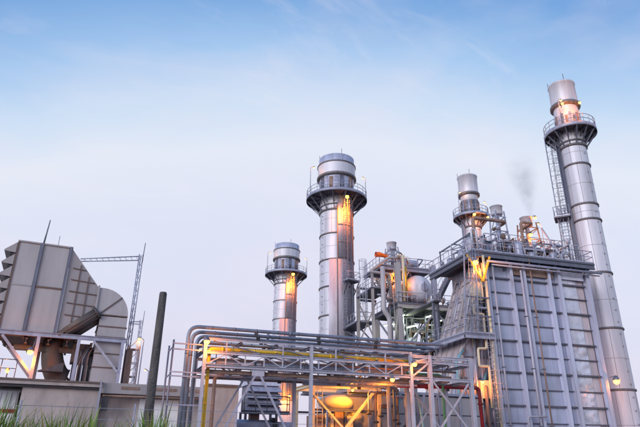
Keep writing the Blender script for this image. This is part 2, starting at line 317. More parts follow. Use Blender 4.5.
def tank_stack(label, loc, face, landing):
    rs = 2.27; zp = 33.0
    tops = [('neck', [(2.42, zp), (2.42, 36.0)], 'clad_blue'), ('collar', [(2.4, 35.85), (2.78, 35.95), (2.78, 36.25), (2.6, 36.35)], 'band'),
            ('upper_shell', [(2.62, 36.25), (2.66, 37.9)], 'clad'), ('top_band', [(2.5, 37.85), (2.74, 37.85), (2.74, 38.03), (2.5, 38.05)], 'band'), ('cap_shell', [(2.5, 37.95), (2.5, 39.15), (2.38, 39.18)], 'clad_blue')]
    bands = [9.0, 13.0, 16.5, 20.2, 23.8, 27.4, 31.6]
    t = chimney(label, loc, rs, zp, 4.2, tops, bands, face, 'big')
    # darker clad strips with ladder and cable tray
    for a0, a1, z0, z1 in ((.05, .62, 23.95, 31.9), (.64, 1.05, 23.95, 31.9), (-.42, .03, 9.15, 23.7), (.05, .62, 9.15, 23.7)):
        part('ladder_shield', arcplate(rs + .1, face + a0, face + a1, z0, z1), 'shield', t)
    for z in (26.0, 28.5): part('shield_strap', arcplate(rs + .17, face + .04, face + 1.06, z, z + .07), 'band', t)
    for a in (.04, .63, 1.06): part('shield_edge', MB().tube([((rs + .2) * math.cos(face + a), (rs + .2) * math.sin(face + a), 9.1), ((rs + .2) * math.cos(face + a), (rs + .2) * math.sin(face + a), 31.2)], .07, 6), 'band', t)
    a = face + .42; d = Vector((math.cos(a), math.sin(a), 0)); s_ = Vector((-math.sin(a), math.cos(a), 0)); p = d * (rs + .5)
    ladder(t, p + Vector((0, 0, 9)), p + Vector((0, 0, zp + 1.0)), .5, s_, d, r=.035)
    a = face + .85; part('cable_tray', MB().beam(((rs + .26) * math.cos(a), (rs + .26) * math.sin(a), 9), ((rs + .26) * math.cos(a), (rs + .26) * math.sin(a), 32), .3, .12, (math.cos(a), math.sin(a), 0)), 'galv_dark', t)
    if landing:
        a = face + .62; d = Vector((math.cos(a), math.sin(a), 0)); s_ = Vector((-math.sin(a), math.cos(a), 0)); z = 20.6; q = d * (rs + .25)
        c = [q - s_ * .9, q + s_ * 1.0, q + s_ * 1.0 + d * 1.2, q - s_ * .9 + d * 1.2]
        dk = MB(); dk.add([(*v.xy, z) for v in c] + [(*v.xy, z + .12) for v in c], [(3, 2, 1, 0), (4, 5, 6, 7), (0, 1, 5, 4), (1, 2, 6, 5), (2, 3, 7, 6), (3, 0, 4, 7)])
        part('landing', dk, 'grate', t)
        for s in (-.8, .9): part('landing_brace', MB().beam(q + s_ * s + d * 1.1 + Vector((0, 0, z)), q + s_ * s * .9 + Vector((0, 0, z - 1.6)), .1, .1), 'darksteel', t)
        railing(t, [c[0] + Vector((0, 0, z + .12)), c[3] + Vector((0, 0, z + .12)), c[2] + Vector((0, 0, z + .12)), c[1] + Vector((0, 0, z + .12))], 1.05, .9, .035)
    st = shared(('step_bolt', 1), lambda: MB().beam((0, 0, 0), (.14, 0, 0), .09, .09), 'bolt')
    for i in range(22):
        a = face - .95; part('step_bolt', st, None, t, (rs * math.cos(a), rs * math.sin(a), 10 + i * 1.0), (0, 0, a))
    # panels and doors round the neck
    for k in range(9):
        a = face - 1.35 + k * .3; z0 = zp + .35 + (k % 2) * .25
        part('neck_panel', arcplate(2.44, a + .03, a + .25, z0, z0 + 2.0 + (k % 3) * .3, .07, 4), ('galv', 'galv_dark', 'clad_blue', 'rusty')[k % 4], t)
    return t
FM = math.atan2(-66.45, -21.95); FL = math.atan2(-104.4, -23.75)
tank_stack('thick grey steel chimney in the middle with a bright orange lamp under its platform', (21.95, 66.45), FM, True)
tank_stack('smaller looking chimney left of the thick central one, half its height in the picture', (23.75, 104.4), FL, False)

# slim tall chimney at the right end of the boiler
def slim_stack(label, loc, face, rs, zp, rp, tops, bands, **k):
    t = chimney(label, loc, rs, zp, rp, tops, bands, face, 'slim', **k)
    st = shared(('step_bolt', 2), lambda: MB().beam((0, 0, 0), (.08, 0, 0), .12, .12), 'bolt')
    for i in range(26):
        a = face + .85; part('step_bolt', st, None, t, (rs * math.cos(a), rs * math.sin(a), 3.5 + i * 1.12), (0, 0, a))
    return t
FR = math.atan2(-42.5, -41.15)
rt_ = slim_stack('tallest slim chimney leaning in perspective at the far right of the picture', (41.15, 42.5), FR, 1.3, 33.35, 2.65,
    [('neck', [(1.28, 33.35), (1.28, 36.7)], 'clad'), ('collar', [(1.28, 36.5), (1.58, 36.62), (1.58, 36.95), (1.45, 37.05)], 'band'), ('cap_shell', [(1.43, 36.95), (1.38, 39.5), (1.45, 39.55), (1.45, 39.7), (1.33, 39.71)], 'clad')],
    [6.4, 11.9, 17.3, 22.9, 24.6, 29.2, 32.0], bracket_drop=1.9)
for k in range(10):
    a = FR - 1.4 + k * .31; part('neck_panel', arcplate(1.3, a + .03, a + .22, 33.5, 35.1 + (k % 2) * .4, .07, 4), ('galv_dark', 'rusty', 'clad_blue')[k % 3], rt_)
# caged ladder tower on its left with a landing halfway
sd = Vector((.72, -.69, 0)); dc = Vector((-.69, -.72, 0)); lx = sd * -2.15
ladder(rt_, lx + Vector((0, 0, 16.7)), lx + Vector((0, 0, 24.9)), .5, sd, dc, 'galv', .03)
l2 = lx - dc * .25 + sd * .2; ladder(rt_, l2 + Vector((0, 0, 23.7)), l2 + sd * .15 + Vector((0, 0, 34.3)), .5, sd, dc, 'galv', .03)
lat = MB()
def lp(s, d, z): return lx + sd * s + dc * d + Vector((0, 0, z))
for s, d in ((-.5, -.45), (.5, -.45), (-.5, .8), (.5, .8)): lat.tube([lp(s, d, 16.6), lp(s, d, 33.3)], .035, 6)
for i in range(11):
    z = 17 + i * 1.5
    lat.tube([lp(-.5, .8, z), lp(.5, .8, z)], .025, 5).tube([lp(-.5, .8, z), lp(-.5, -.45, z)], .025, 5).tube([lp(.5, .8, z), lp(.5, -.45, z)], .025, 5).tube([lp(-.5, -.45, z), lp(.5, -.45, z)], .025, 5)
    lat.tube([lp(-.5, .8, z), lp(.5, .8, z + 1.5)], .02, 5)
part('ladder_tower', lat, 'galv', rt_)
lt = MB(); vs = [lp(s, d, z) for z in (23.55, 23.7) for s, d in ((-.85, -.6), (.75, -.6), (.75, 1.05), (-.85, 1.05))]
lt.add(vs, [(0, 1, 2, 3), (7, 6, 5, 4), (0, 4, 5, 1), (1, 5, 6, 2), (2, 6, 7, 3), (3, 7, 4, 0)]); part('landing', lt, 'grate', rt_)
railing(rt_, [lp(.75, 1.0, 23.7), lp(-.8, 1.0, 23.7), lp(-.8, -.6, 23.7)], 1.1, .8, .03)
for z in (18.2, 20.8, 26.5, 29.5): part('tower_tie', MB().beam(lp(.5, -.2, z), lp(1.0, -.2, z), .06, .06), 'galv_dark', rt_)
for i, (a, r_) in enumerate(((FR - 1.25, .15), (FR - 1.0, .06), (FR - .85, .05))):
    q = [(1.55 * math.cos(a), 1.55 * math.sin(a), z) for z in (0.3, 19.0)] + [(1.5 * math.cos(a - .15), 1.5 * math.sin(a - .15), 20.6), (1.5 * math.cos(a - .15), 1.5 * math.sin(a - .15), 33.2)]
    part('riser_pipe', MB().tube(fillet(q, .6), r_, 8), 'galv_dark', rt_)
FS = math.atan2(-65.3, -42.35)
s2 = slim_stack('short slim chimney with slatted neck rising behind the left end of the boiler roof', (42.35, 65.3), FS, 1.22, 32.5, 2.55,
    [('neck', [(1.32, 32.5), (1.32, 35.0)], 'galv_dark'), ('neck_band', [(1.22, 34.9), (1.26, 34.95), (1.26, 36.0)], 'clad'), ('collar', [(1.22, 35.8), (1.58, 35.9), (1.58, 36.2), (1.4, 36.3)], 'band'), ('cap_shell', [(1.42, 36.2), (1.42, 38.9), (1.5, 38.95), (1.5, 39.1), (1.36, 39.12)], 'clad')],
    [8, 13, 18, 23, 28], bracket_drop=1.7)
for k in range(14):
    a = FS - 1.5 + k * .23; part('neck_slat', arcplate(1.35, a + .02, a + .15, 32.7, 34.8, .06, 3), ('galv', 'rusty', 'galv_dark')[k % 3], s2)
for k, ox in enumerate((-.9, -1.35)):
    a = FS - .9 - k * .35; part('riser_pipe', MB().tube([(1.45 * math.cos(a), 1.45 * math.sin(a), 0.2), (1.45 * math.cos(a), 1.45 * math.sin(a), 32.3)], .12, 8), 'galv', s2)

# ================================================================== heat recovery boiler
HX, HY = 25.5, 38.0
b = thing('boiler_house', 'large grey panelled boiler block with vertical columns and horizontal ribs on the right', 'boiler', (HX, HY, 0))
ribz = [.75, 2.0, 3.25, 4.5, 5.7, 6.95, 8.2, 9.4, 10.7, 12.0, 13.3, 14.5]
cols = [(-.07, .36), (2.31, .26), (3.57, .26), (6.03, .26), (7.06, .3), (10.0, .34)]
part('core', MB().box(-.05, 10.0, .45, 5.4, 0, 15.9), 'galv_dark', b)
for u, wd in cols: part('column', MB().ibeam((u, .02, 0), (u, .02, 15.7), wd, .46, (0, 1, 0)), 'column_blue', b)
edges = [0] + ribz + [15.5]
for i in range(len(cols) - 1):
    x0 = cols[i][0] + .05; x1 = cols[i + 1][0] - .05; foil = i == 4
    if foil: x1 = 9.05
    for k in range(len(edges) - 1):
        z0, z1 = edges[k] + .02, edges[k + 1] - .02
        pmb = MB(); nx = 8 if foil else 2; nzv = 5 if foil else 2; vs = []
        for jz in range(nzv + 1):
            for jx in range(nx + 1):
                bulge = (.05 * math.sin(PI * jx / nx) * math.sin(PI * jz / nzv)) * (-1)
                j = random.uniform(-.11, .11) if foil and 0 < jx < nx and 0 < jz < nzv and k < 9 else random.uniform(-.006, .006)
                vs.append((x0 + (x1 - x0) * jx / nx, .28 + bulge * (1 if foil else .5) + j, z0 + (z1 - z0) * jz / nzv))
        pmb.add(vs, [(jz * (nx + 1) + jx, jz * (nx + 1) + jx + 1, (jz + 1) * (nx + 1) + jx + 1, (jz + 1) * (nx + 1) + jx) for jz in range(nzv) for jx in range(nx)], foil)
        pmb.add([(x0, .28, z0), (x1, .28, z0), (x1, .28, z1), (x0, .28, z1), (x0, .44, z0), (x1, .44, z0), (x1, .44, z1), (x0, .44, z1)], [(0, 4, 5, 1), (1, 5, 6, 2), (2, 6, 7, 3), (3, 7, 4, 0)])
        part('foil_panel' if foil else 'panel', pmb, 'foil' if foil else 'clad_blue', b)
    for k, z in enumerate(ribz):
        thick = .12 if k % 2 else .07
        part('rib', MB().box(x0 + .02, (9.85 if foil else x1 - .02), .06 if k % 2 else .14, .30, z - thick / 2, z + thick / 2), 'ribdark', b)
for k in range(len(edges) - 1): part('side_strip', MB().box(9.12, 9.8, .32, .43, edges[k] + .03, edges[k + 1] - .03), 'duct', b)
# right end wall (seen from a step to the side)
for k in range(len(edges) - 1):
    for j in range(2): part('panel', MB().box(10.02, 10.1, .6 + j * 2.35, 2.85 + j * 2.35, edges[k] + .03, edges[k + 1] - .03), 'clad_blue', b)
# thin drain pipes down the front
for u, r_, top in ((.42, .075, 15.3), (3.1, .09, 15.2), (4.05, .06, 16.9)):
    part('drain_pipe', MB().tube([(u, -.36, .3), (u + .02, -.36, top)], r_, 8), 'steel_white' if u < 4 else 'rusty', b)
    for z in (3.0, 7.2, 11.3): part('pipe_clamp', MB().box(u - .12, u + .14, -.46, -.18, z, z + .07), 'galv_dark', b)
part('drain_header', MB().tube(fillet([(1.9, -.5, 0.3), (1.9, -.5, 3.7), (3.6, -.5, 3.72)], .2), .06, 8), 'steel_white', b)
# roof deck, edge beams and pipes along the eave
part('roof_deck', MB().box(-1.4, 10.8, -.45, 7.2, 16.42, 16.55), 'grate', b)
part('eave_beam', MB().ibeam((-1.4, -.38, 16.2), (10.8, -.38, 16.2), .22, .42), 'galv_dark', b)
part('eave_beam', MB().ibeam((-1.32, -.2, 16.2), (-1.32, 7.2, 16.2), .22, .42), 'galv_dark', b)
for k in range(9): part('joist', MB().ibeam((-.9 + k * 1.42, -.2, 16.22), (-.9 + k * 1.42, 7.0, 16.22), .14, .36), 'galv_dark', b)
for k in range(7): part('knee_brace', MB().beam((.3 + k * 1.6, -.34, 16.0), (.3 + k * 1.6, .3, 15.2), .1, .12), 'galv_dark', b)
for z, v, r_, m_, x0, x1 in ((15.62, -.62, .10, 'galv', -.2, 11.2), (15.4, -.5, .07, 'steel_white', .3, 11.0), (15.78, -.35, .08, 'galv_dark', .3, 10.6)):
    part('eave_pipe', MB().tube([(x0, v, z), (x1, v, z)], r_, 8), m_, b)
part('eave_panel', MB().box(2.6, 6.6, .0, .1, 14.9, 15.6), 'rusty', b); part('eave_panel', MB().box(7.2, 9.7, -.02, .08, 14.95, 15.6), 'foil', b)
railing(b, [(-1.36, 7.1, 16.55), (-1.36, -.4, 16.55), (10.76, -.4, 16.55), (10.76, 7.1, 16.55)], 1.1, 1.0, .03)
# inlet duct: sloping left side
zs_ = [0, 1.6, 3.2, 4.8, 6.4, 8.0, 9.7, 11.4, 13.0, 14.5, 15.8]
ux = lambda z: -4.55 + .2675 * z
uf = lambda z: -5.33 + .375 * z
ux2 = lambda z, y: ux(z) + (uf(z) - ux(z)) * (y - .55) / 5
for a, c in zip(zs_[:-1], zs_[1:]):
    part('duct_front_panel', MB().prism([(ux(a) + .05, a + .02), (-.3, a + .02), (-.3, c - .02), (ux(c) + .05, c - .02)], .52, .62), 'clad_blue' if a < 12 else 'duct', b)
    for j in range(5):
        y0 = .55 + j; o = MB(); z0, z1 = a + .02, c - .02
        vs = [(ux2(z, y) + d, y, z) for d in (0, .1) for z in (z0, z1) for y in (y0 + .02, y0 + .98)]
        o.add(vs, [(0, 1, 3, 2), (4, 6, 7, 5), (0, 4, 5, 1), (2, 3, 7, 6), (0, 2, 6, 4), (1, 5, 7, 3)]); part('duct_side_panel', o, 'duct', b)
    part('duct_rib', MB().box(ux(a) + .02, -.28, .40, .54, a - .05, a + .05), 'galv_dark', b)
    part('duct_rib', MB().beam((ux(a) - .04, .55, a), (uf(a) - .04, 5.55, a), .12, .1), 'beige', b)
for j in range(6): part('duct_stiffener', MB().beam((ux2(0, .55 + j) - .05, .55 + j, 0), (ux2(15.8, .55 + j) - .05, .55 + j, 15.8), .1, .14), 'beige', b)
dcv = [(f(z) + .13, y, z) for z in (0, 15.7) for f, y in ((ux, .64), (uf, 5.5))] + [(x, y, z) for z in (0, 15.7) for x, y in ((.6, .64), (.6, 5.5))]
part('duct_core', MB().add(dcv, [(0, 2, 3, 1), (4, 5, 7, 6), (0, 4, 6, 2), (1, 3, 7, 5), (2, 6, 7, 3), (0, 1, 5, 4)]), 'galv_dark', b)
# balcony wrapped round the duct
part('balcony_deck', MB().box(-2.9, -.3, -.75, .42, 9.5, 9.62), 'grate', b); part('balcony_deck', MB().box(-2.9, -2.05, .42, 5.6, 9.5, 9.62), 'grate', b)
part('balcony_beam', MB().ibeam((-2.92, -.78, 9.35), (-.25, -.78, 9.35), .14, .3), 'galv', b); part('balcony_beam', MB().ibeam((-2.92, -.6, 9.35), (-2.92, 5.6, 9.35), .14, .3), 'galv', b)
for u in (-2.6, -1.4, -.4): part('balcony_brace', MB().beam((u, -.7, 9.3), (u, .45, 8.1), .09, .09), 'galv_dark', b)
railing(b, [(-2.88, 5.5, 9.62), (-2.88, -.72, 9.62), (-.3, -.72, 9.62)], 1.05, 1.0, .025)
# zigzag steam line and platform posts
zg = [(-.85, -.45, 14.9), (-.85, -.45, 12.4), (-1.75, -.45, 12.38), (-1.78, -.45, 11.2), (-.95, -.45, 11.2), (-.98, -.45, 8.55), (-1.74, -.45, 8.5), (-1.76, -.45, 7.2), (-.93, -.45, 7.22), (-1.05, -.45, 4.2)]
part('zigzag_pipe', MB().tube(fillet(zg, .12, 3), .1, 8), 'cream', b)
part('support_pipe', MB().tube([(-.45, -.5, 0.2), (-.45, -.5, 16.1)], .11, 8), 'cream', b)
part('support_pipe', MB().tube([(-1.2, -.2, 9.7), (-1.25, -.2, 16.1)], .09, 8), 'steel_white', b)
part('roof_strut', MB().beam((-2.0, -.62, 16.0), (-.82, -.62, 13.84), .13, .13), 'yellow', b); part('roof_strut', MB().beam((.1, -.62, 16.0), (-.75, -.62, 13.9), .13, .13), 'yellow', b)  # yellow light of the roof corner lamp painted into the strut colour
part('relief_tank', MB().lathe([(.02, -.75), (.35, -.7), (.5, -.45), (.5, .45), (.35, .7), (.02, .75)], 18, c=(-1.25, -.15, 13.2)), 'cream', b)
ladder(b, (-.75, -.62, 3.2), (-.75, -.62, 9.6), .45, (1, 0, 0), (0, -1, 0), 'steel_white')
part('junction_box', MB().box(-1.7, -.6, -.25, .3, 4.9, 6.2), 'cream', b)
random.seed(31)
for k in range(9):
    z = 10.0 + k * .62; u = random.uniform(ux(z) + .2, -.9); part('duct_pipe', MB().tube(fillet([(u, .3, z - random.uniform(1, 4)), (u, .3, z), (-.5, .3 - .08 * (k % 3), z), (-.5 + .1 * (k % 2), .25, z + random.uniform(.5, 2))], .15, 3), .045 + .02 * (k % 3), 7), ('cream', 'galv', 'rusty', 'steel_white')[k % 4], b)
for k in range(6): part('duct_bracket', MB().beam((-1.1 - .1 * k, -.5, 15.6 - k * 1.0), (-.3, .4, 15.2 - k * 1.0), .08, .1), 'cream' if k % 2 else 'galv', b)
for k in range(4): part('cable_ladder', MB().beam((-2.2 + k * .35, .25, 3.0), (-1.5 + k * .3, .25, 9.4), .12, .05), 'galv_dark' if k % 2 else 'galv', b)
for z in (11.6, 13.4): part('valve_walk', MB().box(ux(z) - .1, -.4, -.45, .4, z, z + .08), 'grate', b); railing(b, [(ux(z) - .05, -.4, z + .08), (-.45, -.4, z + .08)], .9, .7, .025)
# pipes, frames and stairs crowding the sloping side
for k in range(5):
    v = .7 + 1.0 * k; z0 = random.uniform(9.8, 11); z1 = random.uniform(13, 16.2); part('slope_pipe', MB().tube([(ux2(z0, v) - .22 - .1 * (k % 3), v, z0), (ux2(z1, v) - .22 - .1 * (k % 3), v, z1)], random.uniform(.04, .1), 7), ('galv', 'beige', 'steel_white')[k % 3], b)
for k in range(4):
    z = 10.6 + k * 1.5; part('slope_bar', MB().beam((ux(z) - .3, .3, z), (uf(z) - .3, 5.4, z + random.uniform(-.3, .3)), .05, .06), ('galv_dark', 'beige', 'galv')[k % 3], b)
for u, v in ((-2.75, -.6), (-1.7, -.6)): part('access_post', MB().beam((u, v, 9.62), (u + (.9 if v > 0 else .5), v, 16.1), .09, .09), 'galv', b)
for z in (11.0, 12.5, 14.0): part('access_beam', MB().beam((-2.7 + (z - 9.6) * .09, -.6, z), (-.3, -.6, z), .08, .1), 'galv_dark', b); part('access_brace', MB().beam((-2.6 + (z - 9.6) * .09, -.58, z - 1.3), (-1.6, -.58, z), .05, .05), 'galv', b)
ladder(b, (-2.1, -.75, 9.7), (-1.75, -.75, 16.4), .42, (1, 0, 0), (0, -1, 0), 'galv', .025)
# low clutter at the foot of the duct
for k in range(10):
    u = -4.0 + k * .38; part('foot_pipe', MB().tube(fillet([(u, -.2 - .12 * (k % 3), .1), (u, -.2 - .12 * (k % 3), 3.2 + random.uniform(0, 4.5)), (u + random.uniform(.4, 1.2), .35, 3.6 + random.uniform(2, 5))], .2, 3), random.uniform(.05, .13), 8), ('galv', 'cyan', 'rusty', 'galv_dark', 'beige')[k % 5], b)
# raised walkway round the silencers
part('raised_deck', MB().box(2.6, 9.8, 1.9, 5.6, 18.2, 18.3), 'grate', b); railing(b, [(2.65, 5.5, 18.3), (2.65, 1.95, 18.3), (9.75, 1.95, 18.3), (9.75, 5.5, 18.3)], 1.05, .8, .03)
for u in (2.7, 5.1, 7.4, 9.7): part('raised_post', MB().beam((u, 1.98, 16.55), (u, 1.98, 18.2), .12, .12), 'galv_dark', b)
for k in range(26):
    u = random.uniform(2.8, 9.6); v = random.uniform(2.0, 5.4); hh = random.uniform(.4, 1.6); part('roof_fitting', MB().tube(fillet([(u, v, 18.3), (u, v, 18.3 + hh), (u + random.uniform(-.8, .8), v, 18.3 + hh + .05), (u + random.uniform(-.5, .5), v, 18.4)], .12, 3), random.uniform(.03, .08), 7).lathe([(.01, 0), (.13, .03), (.13, .12), (.01, .15)], 10, c=(u, v, 18.3 + hh * .6)), ('galv', 'rusty', 'steel_white', 'galv_dark', 'beige')[k % 5], b)
part('roof_header', MB().tube(fillet([(.2, 1.4, 16.6), (.2, 1.4, 20.3), (3.6, 1.4, 20.3), (3.6, 3.4, 20.3)], .4, 4), .16, 10), 'rusty', b); part('roof_header', MB().tube(fillet([(5.3, 1.6, 16.6), (5.3, 1.6, 20.6), (6.6, 1.6, 20.6), (6.6, 3.0, 20.6)], .3, 4), .13, 10), 'rusty', b)
part('roof_stay', MB().tube([(7.75, 1.9, 20.4), (7.65, -.3, 16.6)], .08, 8), 'steel_white', b)
# roof gear, parts of the boiler
random.seed(21)
for k in range(90):
    x = random.uniform(-.9, 10.3); y = random.choice((random.uniform(.1, 2.2), random.uniform(.3, 6.6))); z0 = 16.5; h = random.uniform(.6, 2.4); rr = random.uniform(.04, .1)
    ty = random.choice((0, 0, 1, 2)); m_ = random.choice(('galv', 'steel_white', 'rusty', 'galv_dark', 'clad'))
    if ty == 0:
        dx = random.uniform(.6, 2.2) * random.choice((-1, 1)); x2 = min(10.3, max(-.9, x + dx)); part('roof_pipe', MB().tube(fillet([(x, y, z0), (x, y, z0 + h), (x2, y, z0 + h), (x2, y, z0 + .05)], .18, 3), rr, 8), m_, b)
    elif ty == 1:
        mb = MB().tube([(x, y, z0), (x, y, z0 + h)], rr, 8).lathe([(.01, 0), (.2, .02), (.2, .1), (.01, .12)], 12, c=(x, y, z0 + h * .5)).lathe([(.01, 0), (.16, .02), (.22, .3), (.12, .45), (.01, .46)], 12, c=(x, y, z0 + h)); part('valve', mb, m_, b)
    else:
        mb = MB().lathe([(.01, 0), (.3, .03), (.34, .2), (.34, h * .6), (.25, h * .7), (.01, h * .75)], 16, c=(x, y, z0)); part('vessel', mb, m_, b)
for k in range(5):
    y = 1.2 + k * 1.1; part('steam_main', MB().tube([(-.8 + k * .4, y, 17.0 + .25 * k), (10.2 - k * .2, y, 17.0 + .25 * k)], .09 + .02 * (k % 3), 8), ('galv', 'steel_white', 'rusty')[k % 3], b)
for k in range(8):
    x = -.6 + k * 1.45; mb = MB()
    for y in (.9, 6.2): mb.beam((x, y, 16.5), (x, y, 18.6), .09, .09)
    mb.beam((x, .8, 18.5), (x, 6.3, 18.5), .09, .12).beam((x, .9, 17.5), (x, 6.2, 18.5), .06, .06); part('roof_frame', mb, random.choice(('galv', 'rusty', 'galv_dark')), b)
# vent silencers standing on the roof
def silencer(label, loc, h, mtop, mframe, tank=True, w=.62):
    t = thing('vent_silencer', label, 'vent', loc, 0, 'vent silencers on the boiler roof')
    part('drum', MB().lathe([(.02, h - .95), (.5, h - .9), (.55, h - .8), (.55, h - .06), (.6, h - .05), (.6, h), (.48, h), (.46, h - .4), (.01, h - .45)], 28), mtop, t)
    for sx_ in (-1, 1):
        for sy in (-1, 1): part('leg', MB().beam((sx_ * w * 1.1, sy * w * 1.1, 0), (sx_ * w * .75, sy * w * .75, h - .6), .1, .1), mframe, t)
    for i in range(4):
        z = .6 + i * (h - 1.8) / 3; mb = MB(); q = w * (1.1 - .35 * z / h)
        for a, c in (((-q, -q), (q, -q)), ((q, -q), (q, q)), ((q, q), (-q, q)), ((-q, q), (-q, -q))): mb.beam((*a, z), (*c, z), .08, .08)
        if i < 3: z2 = .6 + (i + 1) * (h - 1.8) / 3; mb.beam((-q, -q, z), (q, -q, z2), .06, .06).beam((-q, q, z), (-q, -q, z2), .06, .06)
        part('frame_tier', mb, mframe, t)
    part('exhaust_pipe', MB().tube([(0, 0, .1), (0, 0, h - .8)], .2, 10), 'steel_white', t)
    if tank: part('cone_tank', MB().lathe([(.15, 1.7), (.62, 2.2), (.62, 2.7), (.3, 3.1), (.2, 3.2)], 20), 'galv_dark', t)
    return t
silencer('vent silencer in a grey frame on the boiler roof beside the slatted chimney', (HX + 4.25, HY + 3.5, 16.5), 6.25, 'clad', 'galv', True)
silencer('vent silencer frame coloured as by orange lamp light on the boiler roof below the smoke plume', (HX + 7.45, HY + 3.5, 16.5), 5.5, 'clad', 'rusty', False, .8)  # orange lamp light on the frame is put into its colour
pole_lamp('thin lamp post on the boiler roof right of the lamp tinted silencer', (HX + 9.1, HY + 3.5, 16.5), 5.0, (-.25, 0), 25, .09)
# smoke
sm_ = MB(); random.seed(4); rows = 16
for i in range(rows + 1):
    tq = i / rows; z = tq * 7.5; r_ = .27 + 2.6 * tq ** .8 * (1 if tq < .9 else .75); cx = -.45 * tq ** 1.3
    for k in range(20): a = 2 * PI * k / 20; q = r_ * (1 + .12 * math.sin(3 * a + i) + .06 * math.sin(5 * a - 2 * i)); sm_.v.append((cx + q * math.cos(a), q * math.sin(a), z))
for i in range(rows):
    for k in range(20): sm_.f.append((i * 20 + k, i * 20 + (k + 1) % 20, (i + 1) * 20 + (k + 1) % 20, (i + 1) * 20 + k)); sm_.sm.append(True)
sm_.f += [tuple(range(20))[::-1], tuple(range(rows * 20, rows * 20 + 20))]; sm_.sm += [False, False]
vm = bpy.data.materials.new('smoke'); vm.use_nodes = True; t_ = vm.node_tree; t_.nodes.clear(); MT['smoke'] = vm
o_ = nd(t_, 'ShaderNodeOutputMaterial'); pv = nd(t_, 'ShaderNodeVolumePrincipled'); pv.inputs['Color'].default_value = (.72, .74, .90, 1); pv.inputs['Anisotropy'].default_value = .2; t_.links.new(pv.outputs[0], o_.inputs['Volume'])
tcv = nd(t_, 'ShaderNodeTexCoord'); nv = nd(t_, 'ShaderNodeTexNoise'); nv.inputs['Scale'].default_value = .75; nv.inputs['Detail'].default_value = 4; nv.inputs['Distortion'].default_value = .8; t_.links.new(tcv.outputs['Object'], nv.inputs['Vector'])
m1 = nd(t_, 'ShaderNodeMapRange'); m1.inputs[1].default_value = .25; m1.inputs[2].default_value = .7; m1.inputs[3].default_value = 0; m1.inputs[4].default_value = 1; t_.links.new(nv.outputs['Fac'], m1.inputs[0])
# soft edge: distance from the plume axis
sp = nd(t_, 'ShaderNodeSeparateXYZ'); t_.links.new(tcv.outputs['Object'], sp.inputs[0])
cxn = nd(t_, 'ShaderNodeMath', operation='MULTIPLY_ADD'); cxn.inputs[1].default_value = .055; t_.links.new(sp.outputs['Z'], cxn.inputs[0]); t_.links.new(sp.outputs['X'], cxn.inputs[2])
cb = nd(t_, 'ShaderNodeCombineXYZ'); t_.links.new(cxn.outputs[0], cb.inputs[0]); t_.links.new(sp.outputs['Y'], cb.inputs[1])
ln = nd(t_, 'ShaderNodeVectorMath', operation='LENGTH'); t_.links.new(cb.outputs[0], ln.inputs[0])
rz_ = nd(t_, 'ShaderNodeMath', operation='MULTIPLY_ADD'); rz_.inputs[1].default_value = .34; rz_.inputs[2].default_value = .25; t_.links.new(sp.outputs['Z'], rz_.inputs[0])
dv = nd(t_, 'ShaderNodeMath', operation='DIVIDE'); t_.links.new(ln.outputs['Value'], dv.inputs[0]); t_.links.new(rz_.outputs[0], dv.inputs[1])
m2 = nd(t_, 'ShaderNodeMapRange', interpolation_type='SMOOTHSTEP'); m2.inputs[1].default_value = .05; m2.inputs[2].default_value = 1.0; m2.inputs[3].default_value = 1; m2.inputs[4].default_value = 0; t_.links.new(dv.outputs[0], m2.inputs[0])
m3 = nd(t_, 'ShaderNodeMapRange', interpolation_type='SMOOTHSTEP'); m3.inputs[1].default_value = 2.0; m3.inputs[2].default_value = 7.4; m3.inputs[3].default_value = 1; m3.inputs[4].default_value = 0; t_.links.new(sp.outputs['Z'], m3.inputs[0])
p1 = nd(t_, 'ShaderNodeMath', operation='MULTIPLY'); t_.links.new(m1.outputs[0], p1.inputs[0]); t_.links.new(m2.outputs[0], p1.inputs[1])
p2 = nd(t_, 'ShaderNodeMath', operation='MULTIPLY'); t_.links.new(p1.outputs[0], p2.inputs[0]); t_.links.new(m3.outputs[0], p2.inputs[1])
p3 = nd(t_, 'ShaderNodeMath', operation='MULTIPLY'); p3.inputs[1].default_value = .6; t_.links.new(p2.outputs[0], p3.inputs[0]); t_.links.new(p3.outputs[0], pv.inputs['Density'])
smo = solo('smoke', sm_, 'smoke', 'thin grey violet smoke plume drifting up from the lamp tinted silencer', 'smoke', (HX + 8.1, HY + 3.5, 22.02)); smo['kind'] = 'stuff'
# ================================================================== drum structure between the chimneys and the boiler
SX, SY = 24.53, 52.56
s = thing('drum_structure', 'open steel structure carrying a round steam drum, left of the boiler', 'structure', (SX, SY, 0))
for u in (-.1, 4.2, 8.2):
    for v in (.3, 6.6): part('column', MB().ibeam((u, v, 0), (u, v, 15.4 if u > 4.3 or v > 5 else 20.1), .5, .5, (0, 1, 0), .06), 'beige_light' if u < 0 else 'galv', s)
part('main_deck', MB().box(-.4, 8.6, -.1, 7.0, 15.5, 15.66), 'grate', s)
for v in (-.05, 3.3, 6.9): part('deck_beam', MB().ibeam((-.4, v, 15.28), (8.6, v, 15.28), .25, .42), 'galv_dark' if v > 0 else 'beige', s)
for u in (-.35, 4.2, 8.5): part('deck_beam', MB().ibeam((u, .1, 15.26), (u, 6.8, 15.26), .22, .38), 'galv_dark', s)
railing(s, [(-.35, 7.0, 15.66), (-.35, -.05, 15.66), (8.5, -.05, 15.66)], 1.1, 1.1, .035, 'galv')
for z in (5.0, 10.2):
    part('lower_deck', MB().box(-.4, 8.6, .2, 7.0, z - .14, z), 'grate', s)
    for v in (.25, 6.8): part('deck_beam', MB().ibeam((-.4, v, z - .35), (8.6, v, z - .35), .22, .4), 'galv_dark', s)
